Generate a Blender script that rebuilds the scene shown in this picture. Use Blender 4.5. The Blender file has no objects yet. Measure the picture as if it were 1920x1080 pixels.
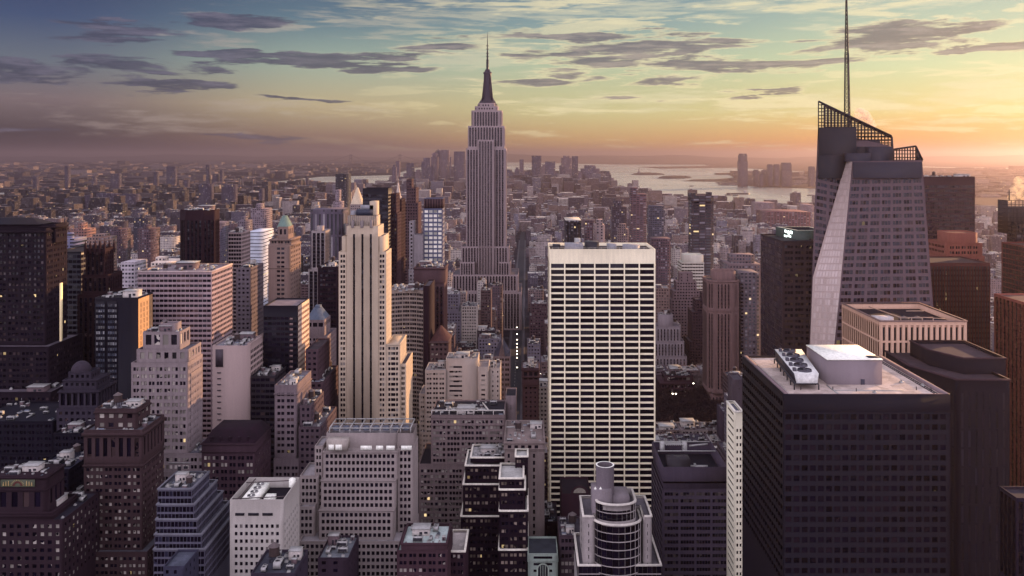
import bpy, math, random, zlib
import numpy as np
R = math.radians
# ------------------------------------------------------------------ camera, sky, sun, exposure
F, VX, HY, H = 1607.0, 988.0, 290.0, 260.0          # focal length / vanishing point of the avenues in photo pixels, eye height (m)
scn = bpy.context.scene
col = scn.collection
cd = bpy.data.cameras.new('camera'); cam = bpy.data.objects.new('camera', cd); col.objects.link(cam)
cam.location = (0, 0, H); cam.rotation_euler = (R(90), 0, 0)
cd.sensor_width = 36; cd.lens = 36*F/1920
cd.shift_x = -(VX-960)/1920; cd.shift_y = -(540-HY)/1920
cd.clip_start = 1; cd.clip_end = 400000
scn.camera = cam
scn.render.engine = 'CYCLES'
cy = scn.cycles
cy.max_bounces = 4; cy.diffuse_bounces = 2; cy.glossy_bounces = 2; cy.transmission_bounces = 2; cy.volume_bounces = 0
cy.transparent_max_bounces = 8; cy.use_denoising = True; cy.sample_clamp_indirect = 4
cy.caustics_reflective = False; cy.caustics_refractive = False
scn.view_settings.view_transform = 'Standard'; scn.view_settings.look = 'None'
scn.view_settings.exposure = 1.1; scn.view_settings.gamma = 1.0
scn.render.resolution_x, scn.render.resolution_y = 1024, 576

def lin(c):
    c = c/255.0
    return c/12.92 if c <= .04045 else ((c+.055)/1.055)**2.4
def L3(r, g, b, k=1.0): return (lin(r)*k, lin(g)*k, lin(b)*k, 1)

SUN_AZ, SUN_EL = R(55), R(8.5)
sd = bpy.data.lights.new('sun', 'SUN'); so = bpy.data.objects.new('sun', sd); col.objects.link(so)
sd.energy = 5.0; sd.angle = R(0.6); sd.color = (1, .58, .30)
so.rotation_euler = (R(90)-SUN_EL, 0, math.pi-SUN_AZ)

class NT:                                            # small node-tree helper
    def __init__(s, tree): s.t = tree; s.n = tree.nodes; s.l = tree.links
    def add(s, kind, **kw):
        n = s.n.new(kind)
        for k, v in kw.items(): setattr(n, k, v)
        return n
    def link(s, a, b): s.l.new(a, b)
    def put(s, sock, v):
        if isinstance(v, bpy.types.NodeSocket): s.l.new(v, sock)
        else: sock.default_value = v
    def m(s, op, a, b=0.0, c=0.0, clamp=False):
        n = s.add('ShaderNodeMath', operation=op, use_clamp=clamp)
        s.put(n.inputs[0], a); s.put(n.inputs[1], b); s.put(n.inputs[2], c)
        return n.outputs[0]
    def mix(s, f, a, b, mode='MIX'):
        n = s.add('ShaderNodeMix', data_type='RGBA', blend_type=mode)
        s.put(n.inputs[0], f); s.put(n.inputs[6], a); s.put(n.inputs[7], b)
        return n.outputs[2]
    def ramp(s, f, stops, interp='LINEAR'):
        n = s.add('ShaderNodeValToRGB'); cr = n.color_ramp; cr.interpolation = interp
        while len(cr.elements) < len(stops): cr.elements.new(.5)
        for e, (p, c) in zip(cr.elements, sorted(stops, key=lambda q: q[0])): e.position = p; e.color = c
        s.put(n.inputs[0], f); return n.outputs[0]
    def smooth(s, v, a, b, c=0.0, d=1.0):
        n = s.add('ShaderNodeMapRange', interpolation_type='SMOOTHSTEP')
        s.put(n.inputs[0], v); n.inputs[1].default_value = a; n.inputs[2].default_value = b
        n.inputs[3].default_value = c; n.inputs[4].default_value = d
        return n.outputs[0]
    def noise(s, vec, scale, detail=2, rough=.5, dist=0.0, dim='3D'):
        n = s.add('ShaderNodeTexNoise', noise_dimensions=dim)
        s.put(n.inputs['Vector'], vec); n.inputs['Scale'].default_value = scale
        n.inputs['Detail'].default_value = detail; n.inputs['Roughness'].default_value = rough; n.inputs['Distortion'].default_value = dist
        return n.outputs[0]
    def comb(s, x, y, z):
        n = s.add('ShaderNodeCombineXYZ'); s.put(n.inputs[0], x); s.put(n.inputs[1], y); s.put(n.inputs[2], z); return n.outputs[0]

NORTH_K = 3.0
HAZE_COL, HAZE_D, HAZE_G = (.47, .38, .42, 1), 5.0e-5, .79
def make_world():
    w = bpy.data.worlds.new('World'); scn.world = w; w.use_nodes = True
    w.node_tree.nodes.clear(); t = NT(w.node_tree)
    tc = t.add('ShaderNodeTexCoord')
    sep = t.add('ShaderNodeSeparateXYZ'); t.link(tc.outputs['Generated'], sep.inputs[0])
    dx, dy, dz = sep.outputs
    hz = t.m('SQRT', t.m('ADD', t.m('MULTIPLY', dx, dx), t.m('MULTIPLY', dy, dy)))
    az = t.m('ARCTAN2', dx, dy)                      # 0 along the avenues, positive towards the sun
    te = t.m('DIVIDE', dz, t.m('MAXIMUM', hz, .02))  # tangent of the elevation
    tp = t.m('DIVIDE', te, .19)                      # 0 at the horizon, 1 at ten degrees up
    # sky colour up to ten degrees for four compass bearings
    ea = t.ramp(tp, [(0, L3(30,22,50)), (.12, L3(46,34,60)), (.3, L3(112,92,104)), (.5, L3(92,98,116)), (.75, L3(44,60,104)), (1, L3(32,34,80))])
    eb = t.ramp(tp, [(0, L3(88,66,84)), (.1, L3(138,108,100)), (.3, L3(186,168,132)), (.55, L3(152,168,152)), (.8, L3(88,114,130)), (1, L3(62,84,112))])
    ec = t.ramp(tp, [(0, L3(176,122,88)), (.09, L3(200,158,104)), (.26, L3(200,192,138)), (.55, L3(172,186,154)), (.8, L3(128,152,152)), (1, L3(100,130,144))])
    ed = t.ramp(tp, [(0, L3(200,96,36)), (.09, L3(226,150,62)), (.24, L3(222,202,128)), (.5, L3(202,212,164)), (.8, L3(168,188,166)), (1, L3(138,164,160))])
    c = t.mix(t.smooth(az, -.52, -.20), ea, eb)
    c = t.mix(t.smooth(az, -.24, .10), c, ec)
    c = t.mix(t.smooth(az, .06, .50), c, ed)
    # ---- clouds, laid on the sky by bearing and height
    u = t.m('TANGENT', t.m('MINIMUM', t.m('MAXIMUM', az, -1.2), 1.2))
    v = te
    pv = t.comb(t.m('MULTIPLY', u, 3.4), t.m('MULTIPLY', v, 36.0), 0.0)
    n1 = t.noise(pv, 1.5, 7, .62, .5)
    n2 = t.noise(t.comb(t.m('MULTIPLY', u, 7.0), t.m('MULTIPLY', v, 70.0), 3.7), 1.9, 6, .66, .3)
    wx = t.m('MULTIPLY', t.m('SUBTRACT', t.noise(t.comb(t.m('MULTIPLY', u, 7.0), t.m('MULTIPLY', v, 34.0), 9.0), 1.3, 5, .6), .5), .12)
    wy = t.m('MULTIPLY', t.m('SUBTRACT', t.noise(t.comb(t.m('MULTIPLY', u, 6.0), t.m('MULTIPLY', v, 40.0), 21.0), 1.3, 5, .6), .5), .045)
    u_ = t.m('ADD', u, wx); v_ = t.m('ADD', v, wy)
    def bumps(lst):
        acc = None
        for (px, py, rx, ry, k) in lst:
            a = t.m('DIVIDE', t.m('SUBTRACT', u_, (px-VX)/F), rx/F)
            b = t.m('DIVIDE', t.m('SUBTRACT', v_, (HY-py)/F), ry/F)
            g = t.m('SUBTRACT', 1.0, t.m('ADD', t.m('MULTIPLY', a, a), t.m('MULTIPLY', b, b)), clamp=True)
            g = t.m('MULTIPLY', g, k)
            acc = g if acc is None else t.m('MAXIMUM', acc, g)
        return acc
    dark = bumps([(60,155,150,22,1),(215,138,150,19,1),(310,163,160,20,1),(225,80,150,24,.9),(445,54,160,20,.95),(440,124,170,20,1),(640,120,220,20,1),
        (590,187,110,6,.9),(810,92,110,16,.7),(1160,73,230,14,1),(1050,117,170,26,.95),(1240,97,220,18,1),(1390,124,210,18,1),(1240,148,190,15,.9),
        (1010,152,120,11,.8),(1700,82,220,26,1.1),(1620,104,180,28,1.1),(1850,116,110,11,.9),(1140,190,110,7,.7),(890,60,130,14,.6),(770,128,90,12,.8),(1450,176,130,7,.6),(480,258,120,6,.7),(100,255,160,9,.5)])
    light = bumps([(860,105,230,70,.8),(1050,25,260,40,.9),(760,40,250,55,.8),(1330,20,420,30,.8),(1690,18,420,34,1.0),(1530,200,330,34,1.0),(1200,190,330,30,.8),(1870,188,180,32,1.0),
        (1820,235,230,16,.9),(520,66,110,18,.9),(400,95,110,22,.7),(280,235,330,34,.7),(560,205,300,24,.7),(60,195,260,20,.5),(430,50,160,28,.6),(1640,62,300,30,.6),(1180,120,330,50,.7)])
    wisp = t.m('MULTIPLY', t.smooth(t.m('ADD', t.m('MULTIPLY', n2, 1.0), t.m('MULTIPLY', light, .34)), .60, .84), t.m('MINIMUM', t.m('MULTIPLY', light, 2.2), 1.0))
    lightcol = t.mix(t.smooth(az, -.5, .15), L3(160,142,142), L3(228,218,180))
    c = t.mix(t.m('MULTIPLY', wisp, .5), c, lightcol)
    bod = t.m('ADD', t.m('MULTIPLY', t.m('SUBTRACT', n1, .5), 1.9), t.m('ADD', t.m('ADD', .5, t.m('MULTIPLY', t.m('SUBTRACT', n2, .5), .75)), t.m('MULTIPLY', dark, .38)))
    rimm = t.smooth(bod, .56, .68)
    c = t.mix(t.m('MULTIPLY', rimm, t.m('MULTIPLY', t.smooth(az, -.35, .1), .55)), c, L3(240,224,176))
    body = t.smooth(bod, .63, .82)
    darkcol = t.mix(t.smooth(az, -.45, .1), L3(48,46,80), L3(92,88,102))
    darkcol = t.mix(t.smooth(az, .15, .42), darkcol, L3(98,92,98))
    darkcol = t.mix(t.smooth(n2, .42, .68), darkcol, t.mix(t.smooth(az, -.4, .1), L3(92,86,112), L3(150,138,134)))
    c = t.mix(t.m('MULTIPLY', t.m('MULTIPLY', body, .95), t.m('MINIMUM', t.m('MULTIPLY', dark, 3.0), 1.0)), c, darkcol)
    # ---- the rest of the sky: overhead and to the north
    up = t.smooth(te, .16, .55)
    back = t.smooth(t.m('ABSOLUTE', az), 1.0, 1.9)
    k = NORTH_K
    overhead = (.42*k*.62, .41*k*.62, .54*k*.62, 1)
    nv = t.smooth(t.noise(t.comb(t.m('MULTIPLY', az, 1.6), t.m('MULTIPLY', te, 3.0), 5.0), 1.6, 5, .6), .38, .66)
    north = t.mix(nv, (.52*k, .47*k, .68*k, 1), (.92*k, .83*k, .98*k, 1))
    c = t.mix(up, c, overhead)
    c = t.mix(t.m('MULTIPLY', back, t.smooth(te, 2.2, .5)), c, north)
    bg = t.add('ShaderNodeBackground'); t.link(c, bg.inputs[0]); bg.inputs[1].default_value = 1/2.144
    sky = t.add('ShaderNodeTexSky', sky_type='NISHITA'); sky.sun_disc = False
    sky.sun_elevation = SUN_EL; sky.sun_rotation = SUN_AZ
    b2 = t.add('ShaderNodeBackground'); t.link(sky.outputs[0], b2.inputs[0]); b2.inputs[1].default_value = 0.008
    ad = t.add('ShaderNodeAddShader'); t.link(bg.outputs[0], ad.inputs[0]); t.link(b2.outputs[0], ad.inputs[1])
    out = t.add('ShaderNodeOutputWorld'); t.link(ad.outputs[0], out.inputs[0])
make_world()

# ------------------------------------------------------------------ materials
MATS = {}
def newmat(key):
    m = bpy.data.materials.new(key); m.use_nodes = True; m.node_tree.nodes.clear()
    return m, NT(m.node_tree)
def finish(t, color, rough=.8, spec=.3, emis=None, estr=0.0, metal=0.0, bump=None, normal=None):
    b = t.add('ShaderNodeBsdfPrincipled')
    if normal is not None: t.link(normal, b.inputs['Normal'])
    t.put(b.inputs['Base Color'], color); t.put(b.inputs['Roughness'], rough)
    b.inputs['Specular IOR Level'].default_value = spec; t.put(b.inputs['Metallic'], metal)
    if emis is not None: t.put(b.inputs['Emission Color'], emis); t.put(b.inputs['Emission Strength'], estr)
    if bump is not None:
        bn = t.add('ShaderNodeBump'); bn.inputs['Strength'].default_value = .5; bn.inputs['Distance'].default_value = .2
        t.link(bump, bn.inputs['Height']); t.link(bn.outputs[0], b.inputs['Normal'])
    o = t.add('ShaderNodeOutputMaterial'); t.link(b.outputs[0], o.inputs[0])
def hsh(*a): return '_'.join(str(x) for x in a)

def C(r, g, b, k=1.0):
    r, g, b = lin(r), lin(g), lin(b); y = .3*r+.59*g+.11*b; q = y**.50*k*1.24
    return tuple(min(max((y*.12+c*.88)*q-.003, f), .86) for c, f in ((r, .0045), (g, .0028), (b, .0075)))+(1,)

def wall(r, g, b, rough=.85, dirt=.35, spec=.12, metal=0.0):
    key = hsh('wall', r, g, b, rough, dirt)
    if key in MATS: return MATS[key]
    m, t = newmat(key); tc = t.add('ShaderNodeTexCoord').outputs['Object']
    mp = t.add('ShaderNodeMapping'); t.link(tc, mp.inputs[0]); mp.inputs['Scale'].default_value = (1, 1, .12)
    n1 = t.noise(mp.outputs[0], .55, 4, .6)          # streaks running down
    n2 = t.noise(tc, .06, 3, .5)                     # broad stains
    n3 = t.noise(tc, 1.7, 2, .6)                     # stone by stone
    f = t.m('ADD', t.m('ADD', t.m('MULTIPLY', n1, .5), t.m('MULTIPLY', n2, .35)), t.m('MULTIPLY', n3, .35))
    base = C(r, g, b)
    lo = tuple(c*(1-dirt) for c in base[:3])+(1,); hi = tuple(min(c*(1+dirt*.45), .88) for c in base[:3])+(1,)
    finish(t, t.ramp(f, [(.38, lo), (.82, hi)]), rough, spec, metal=metal)
    MATS[key] = m; return m

def roofm(r, g, b, dirt=.4):
    key = hsh('roofing', r, g, b)
    if key in MATS: return MATS[key]
    m, t = newmat(key); tc = t.add('ShaderNodeTexCoord').outputs['Object']
    n1 = t.noise(tc, .12, 5, .65); n2 = t.noise(tc, .9, 4, .7)
    vo = t.add('ShaderNodeTexVoronoi', distance='CHEBYCHEV'); t.link(tc, vo.inputs['Vector']); vo.inputs['Scale'].default_value = .22; vo.inputs['Randomness'].default_value = .8
    vs = t.add('ShaderNodeSeparateColor'); t.link(vo.outputs['Color'], vs.inputs[0])
    f = t.m('ADD', t.m('ADD', t.m('MULTIPLY', n1, .5), t.m('MULTIPLY', n2, .35)), t.m('MULTIPLY', vs.outputs[0], .2))
    base = C(r, g, b)
    lo = tuple(c*(1-dirt) for c in base[:3])+(1,); hi = tuple(min(c*(1+dirt*.5), .88) for c in base[:3])+(1,)
    finish(t, t.ramp(f, [(.36, lo), (.7, hi)]), .9, .2); MATS[key] = m; return m

def glass(r=22, g=18, b=38, blind=.2, br=120, bg=112, bb=112, lit=.015, rough=.18, spec=.3, vary=1.0):
    key = hsh('glass', r, g, b, blind, br, lit, rough, spec, vary)
    if key in MATS: return MATS[key]
    m, t = newmat(key)
    geo = t.add('ShaderNodeNewGeometry').outputs['Random Per Island']; oi = t.add('ShaderNodeObjectInfo').outputs['Random']
    rn = t.m('FRACT', t.m('ADD', t.m('MULTIPLY', geo, 7.13), t.m('MULTIPLY', oi, 3.71)))
    r2 = t.m('FRACT', t.m('MULTIPLY', rn, 57.3))
    base = C(r, g, b); lo = tuple(c*(1-.5*vary) for c in base[:3])+(1,); hi = tuple(min(c*(1+.8*vary), .9) for c in base[:3])+(1,)
    c = t.ramp(r2, [(0, lo), (1, hi)])
    bl = t.ramp(r2, [(0, C(br, bg, bb, .22)), (1, C(br, bg, bb, .95))])
    gp = t.add('ShaderNodeNewGeometry'); cl = t.noise(gp.outputs['Position'], .07, 3, .6)
    c = t.mix(t.m('GREATER_THAN', rn, t.m('SUBTRACT', 1.0, t.m('MULTIPLY', blind*2.0, t.smooth(cl, .36, .64)))), c, bl)
    wnz = t.add('ShaderNodeTexWhiteNoise', noise_dimensions='1D'); t.link(rn, wnz.inputs['W'])
    vm = t.add('ShaderNodeVectorMath', operation='SUBTRACT'); t.link(wnz.outputs['Color'], vm.inputs[0]); vm.inputs[1].default_value = (.5, .5, .5)
    vs = t.add('ShaderNodeVectorMath', operation='SCALE'); t.link(vm.outputs[0], vs.inputs[0]); vs.inputs['Scale'].default_value = .16
    va = t.add('ShaderNodeVectorMath', operation='ADD'); t.link(vs.outputs[0], va.inputs[0]); t.link(gp.outputs['Normal'], va.inputs[1])
    vn = t.add('ShaderNodeVectorMath', operation='NORMALIZE'); t.link(va.outputs[0], vn.inputs[0])
    lt = t.m('LESS_THAN', rn, t.m('MULTIPLY', lit*.9, t.smooth(cl, .48, .66)))
    finish(t, c, rough, spec, (1, .72, .36, 1), t.m('MULTIPLY', lt, t.m('ADD', .06, t.m('MULTIPLY', t.m('MULTIPLY', r2, r2), .62))), normal=vn.outputs[0])
    MATS[key] = m; return m

def winwall(wc, gc, pu=3.2, pv=3.5, fu=.5, fv=.5, lit=.01, multi=None, roofs=None):
    """wall with a grid of small windows; multi = palette picked per building for the far blocks"""
    key = hsh('winwall', wc, gc, pu, pv, fu, fv, bool(multi))
    if key in MATS: return MATS[key]
    m, t = newmat(key)
    gn = t.add('ShaderNodeNewGeometry'); P = t.add('ShaderNodeSeparateXYZ'); t.link(gn.outputs['Position'], P.inputs[0])
    N = t.add('ShaderNodeSeparateXYZ'); t.link(gn.outputs['True Normal'], N.inputs[0])
    side = t.m('GREATER_THAN', t.m('ABSOLUTE', N.outputs[0]), .7)
    uu = t.m('ADD', t.m('MULTIPLY', P.outputs[1], side), t.m('MULTIPLY', P.outputs[0], t.m('SUBTRACT', 1.0, side)))
    rnd = gn.outputs['Random Per Island']
    puv = pu if not multi else t.m('ADD', pu, t.m('MULTIPLY', t.m('FRACT', t.m('MULTIPLY', rnd, 31.7)), pu))
    U = t.m('DIVIDE', uu, puv); V = t.m('DIVIDE', P.outputs[2], pv)
    fU = t.m('FRACT', t.m('ADD', U, 1000.0)); fV = t.m('FRACT', V)
    if multi: fw = t.m('ADD', .25, t.m('MULTIPLY', t.m('FRACT', t.m('MULTIPLY', rnd, 17.3)), .6))
    else: fw = fu
    win = t.m('MULTIPLY', t.m('LESS_THAN', fU, fw), t.m('LESS_THAN', fV, fv))
    flat = t.m('GREATER_THAN', N.outputs[2], .6)
    win = t.m('MULTIPLY', win, t.m('SUBTRACT', 1.0, flat))
    cell = t.comb(t.m('FLOOR', t.m('ADD', U, 1000.0)), t.m('FLOOR', V), t.m('MULTIPLY', side, 7.0))
    wn = t.add('ShaderNodeTexWhiteNoise'); t.link(cell, wn.inputs[0]); wr = wn.outputs[0]
    if multi:
        wcol = t.ramp(rnd, [(i/len(multi), C(*c)) for i, c in enumerate(multi)], 'CONSTANT')
        rr = t.m('FRACT', t.m('MULTIPLY', rnd, 91.7))
        rcol = t.ramp(rr, [(i/len(roofs), C(*c)) for i, c in enumerate(roofs)], 'CONSTANT')
    else: wcol = C(*wc); rcol = C(*(roofs or wc))
    ns = t.noise(gn.outputs['Position'], .08, 4, .6)
    k = t.ramp(ns, [(.3, (.7, .7, .7, 1)), (.7, (1.15, 1.15, 1.15, 1))])
    base = t.mix(flat, wcol, rcol); base = t.mix(1.0, base, k, 'MULTIPLY')
    g0 = C(*gc); gl = t.ramp(wr, [(0, tuple(c*.5 for c in g0[:3])+(1,)), (.7, g0), (.8, C(110, 100, 110)), (1, C(150, 140, 140))])
    c = t.mix(win, base, gl)
    lt = t.m('MULTIPLY', win, t.m('LESS_THAN', t.m('FRACT', t.m('MULTIPLY', wr, 13.7)), lit))
    finish(t, c, t.m('SUBTRACT', .85, t.m('MULTIPLY', win, .6)), .35, (1, .72, .36, 1), t.m('MULTIPLY', lt, .5))
    MATS[key] = m; return m

def plain(name, r, g, b, rough=.6, metal=0.0, emis=None, estr=0.0):
    if name in MATS: return MATS[name]
    m, t = newmat(name); tc = t.add('ShaderNodeTexCoord').outputs['Object']
    n = t.noise(tc, .8, 3, .6); base = C(r, g, b)
    c = t.ramp(n, [(.3, tuple(x*.75 for x in base[:3])+(1,)), (.7, tuple(min(x*1.15, .9) for x in base[:3])+(1,))])
    finish(t, c, rough, .4, emis, estr, metal); MATS[name] = m; return m

STEEL = plain('painted_steel', 38, 34, 52, .5, .3)
GALV = plain('galvanised_metal', 170, 168, 160, .5, .2)
DARK = plain('dark_vent', 24, 20, 30, .7)
WOOD = plain('tank_wood', 92, 70, 66, .9)
TANKROOF = plain('tank_roof', 120, 104, 100, .8)
WHITE = plain('white_roof_sheet', 226, 226, 204, .7)
# ------------------------------------------------------------------ mesh building
def X(px, D): return (px-VX)*D/F
def Z(py, D): return H-(py-HY)*D/F
class MB:
    """collects faces of ONE mesh (a part)"""
    def __init__(s): s.q = []; s.m = []; s.pv = []; s.pf = []; s.pm = []
    def quads(s, arr, mat=0):
        arr = np.asarray(arr, float).reshape(-1, 4, 3)
        if len(arr): s.q.append(arr); s.m.append(np.full(len(arr), mat, np.int32))
    def quad(s, a, b, c, d, mat=0): s.quads([[a, b, c, d]], mat)
    def poly(s, pts, mat=0):
        n = len(s.pv); s.pv += [tuple(p) for p in pts]; s.pf.append(list(range(n, n+len(pts)))); s.pm.append(mat)
    def box(s, x0, x1, y0, y1, z0, z1, mat=0, bottom=False):
        a, b, c, d = (x0, y0), (x1, y0), (x1, y1), (x0, y1); s.prism([a, b, c, d], z0, z1, mat, bottom=bottom)
    def prism(s, poly, z0, z1, mat=0, top=True, bottom=False, sc=1.0):
        n = len(poly); cx = sum(p[0] for p in poly)/n; cyy = sum(p[1] for p in poly)/n
        tp = [(cx+(p[0]-cx)*sc, cyy+(p[1]-cyy)*sc) for p in poly]
        for i in range(n):
            a, b = poly[i], poly[(i+1) % n]; c, d = tp[(i+1) % n], tp[i]
            s.quad((a[0], a[1], z0), (b[0], b[1], z0), (c[0], c[1], z1), (d[0], d[1], z1), mat)
        if top and sc > .01: s.poly([(p[0], p[1], z1) for p in tp], mat)
        if bottom: s.poly([(p[0], p[1], z0) for p in reversed(poly)], mat)
    def cyl(s, cx, cyy, z0, z1, r0, r1=None, n=16, mat=0, top=True):
        r1 = r0 if r1 is None else r1
        p0 = [(cx+r0*math.cos(2*math.pi*i/n), cyy+r0*math.sin(2*math.pi*i/n)) for i in range(n)]
        s.prism(p0, z0, z1, mat, top=top, sc=r1/r0)
    def bar(s, p, q, r, mat=0, r2=None):
        p = np.array(p, float); q = np.array(q, float); d = q-p; L = np.linalg.norm(d)
        if L < 1e-6: return
        d /= L; a = np.cross(d, (0, 0, 1) if abs(d[2]) < .9 else (1, 0, 0)); a /= np.linalg.norm(a); b = np.cross(d, a)
        r2 = r if r2 is None else r2
        c = [a+b, a-b, -a-b, -a+b]
        for i in range(4):
            s.quad(p+c[i]*r, p+c[(i+1) % 4]*r, q+c[(i+1) % 4]*r2, q+c[i]*r2, mat)
        s.quad(*[q+k*r2 for k in c], mat); s.quad(*[p+k*r for k in reversed(c)], mat)
    def empty(s): return not s.q and not s.pf
    def build(s, name, mats, parent=None, origin=(0, 0, 0), weld=True):
        o3 = np.array(origin, float); me = bpy.data.meshes.new(name)
        nq = sum(len(a) for a in s.q)
        Q = (np.concatenate(s.q) if nq else np.zeros((0, 4, 3)))
        V = Q.reshape(-1, 3); idx = np.arange(len(V))
        P = np.array(s.pv, float).reshape(-1, 3)
        A = np.concatenate([V, P])-o3
        if weld and len(A):
            k = np.round(A*500).astype(np.int64)+2_000_000
            key = (k[:, 0]*4_000_037+k[:, 1])*4_000_037+k[:, 2]
            _, first, inv = np.unique(key, return_index=True, return_inverse=True)
            A2 = A[first]; inv = inv.ravel()
        else: A2 = A; inv = np.arange(len(A))
        faces = inv[:len(V)].reshape(-1, 4)
        if weld and len(faces):                      # drop degenerate faces
            f = np.sort(faces, 1); ok = ~((f[:, 0] == f[:, 1]) | (f[:, 1] == f[:, 2]) | (f[:, 2] == f[:, 3]))
        else: ok = np.ones(len(faces), bool)
        fm = np.concatenate(s.m) if nq else np.zeros(0, np.int32)
        tri = []; trim = []
        for f_, m_ in zip(faces[~ok].tolist(), fm[~ok].tolist()):
            g = [];
            for v in f_:
                if v not in g: g.append(v)
            if len(g) == 3: tri.append(g); trim.append(m_)
        faces = faces[ok]; fm = fm[ok]
        ng = [[int(inv[len(V)+i]) for i in f] for f in s.pf]+tri
        ngm = list(s.pm)+trim
        loops = np.concatenate([faces.ravel()]+[np.array(f) for f in ng]) if (len(faces) or ng) else np.zeros(0)
        sizes = np.array([4]*len(faces)+[len(f) for f in ng], np.int32)
        me.vertices.add(len(A2)); me.vertices.foreach_set('co', A2.ravel())
        me.loops.add(len(loops)); me.loops.foreach_set('vertex_index', loops.astype(np.int32))
        me.polygons.add(len(sizes))
        st = np.zeros(len(sizes), np.int32); st[1:] = np.cumsum(sizes)[:-1]
        me.polygons.foreach_set('loop_start', st); me.polygons.foreach_set('loop_total', sizes)
        me.polygons.foreach_set('material_index', np.concatenate([fm, np.array(ngm, np.int32)]).astype(np.int32))
        for m in (mats if isinstance(mats, (list, tuple)) else [mats]): me.materials.append(m)
        me.update(calc_edges=True); me.validate()
        o = bpy.data.objects.new(name, me); col.objects.link(o)
        if parent is not None: o.parent = parent
        else: o.location = origin
        return o

def tag(o, label=None, cat=None, group=None, kind=None):
    if label: o['label'] = label
    if cat: o['category'] = cat
    if group: o['group'] = group
    if kind: o['kind'] = kind
    return o
def thing(name, loc, label, cat, group=None):
    e = bpy.data.objects.new(name, None); e.empty_display_size = 1; col.objects.link(e); e.location = loc
    return tag(e, label, cat, group)
def place(mesh, name, parent, loc, scale=(1, 1, 1), rz=0.0):   # a child that shares an existing mesh
    o = bpy.data.objects.new(name, mesh); col.objects.link(o); o.parent = parent
    o.location = loc; o.scale = scale; o.rotation_euler = (0, 0, rz); return o

# ---- facades with real recessed windows
UNIT = {'P': 1.5, 'w': 1.0, 'W': 1.8, '.': .32, '#': .9, '_': .12, ':': .55, 'B': 4.0, 'T': 2.2, 't': .5, 'v': .6}
def u_breaks(width, unit, bay, start='', end=''):
    """list of (a,b) window intervals along a facade from a pattern of piers and windows"""
    su = sum(UNIT[c] for c in unit); n = max(1, round(width/bay)); s = start+unit*n+end
    tot = sum(UNIT[c] for c in s); k = width/tot; x = 0; out = []
    for c in s:
        w = UNIT[c]*k
        if c in 'wWTtv' : out.append((x, x+w))
        x += w
    return out
class Style:
    def __init__(s, wall, glass, unit='w#', bay=3.2, start='#', end='', fh=3.6, wh=.55, rec=.35, par=1.2, sp=None, sprec=None, top=None, ind=False, roof=None, sill=.3):
        s.__dict__.update(locals()); del s.__dict__['s']
    def but(s, **kw):
        d = {k: v for k, v in s.__dict__.items() if k not in ('s', 'self')}; d.update(kw); return Style(**d)
CAM = np.array((0, 0, H))
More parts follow.
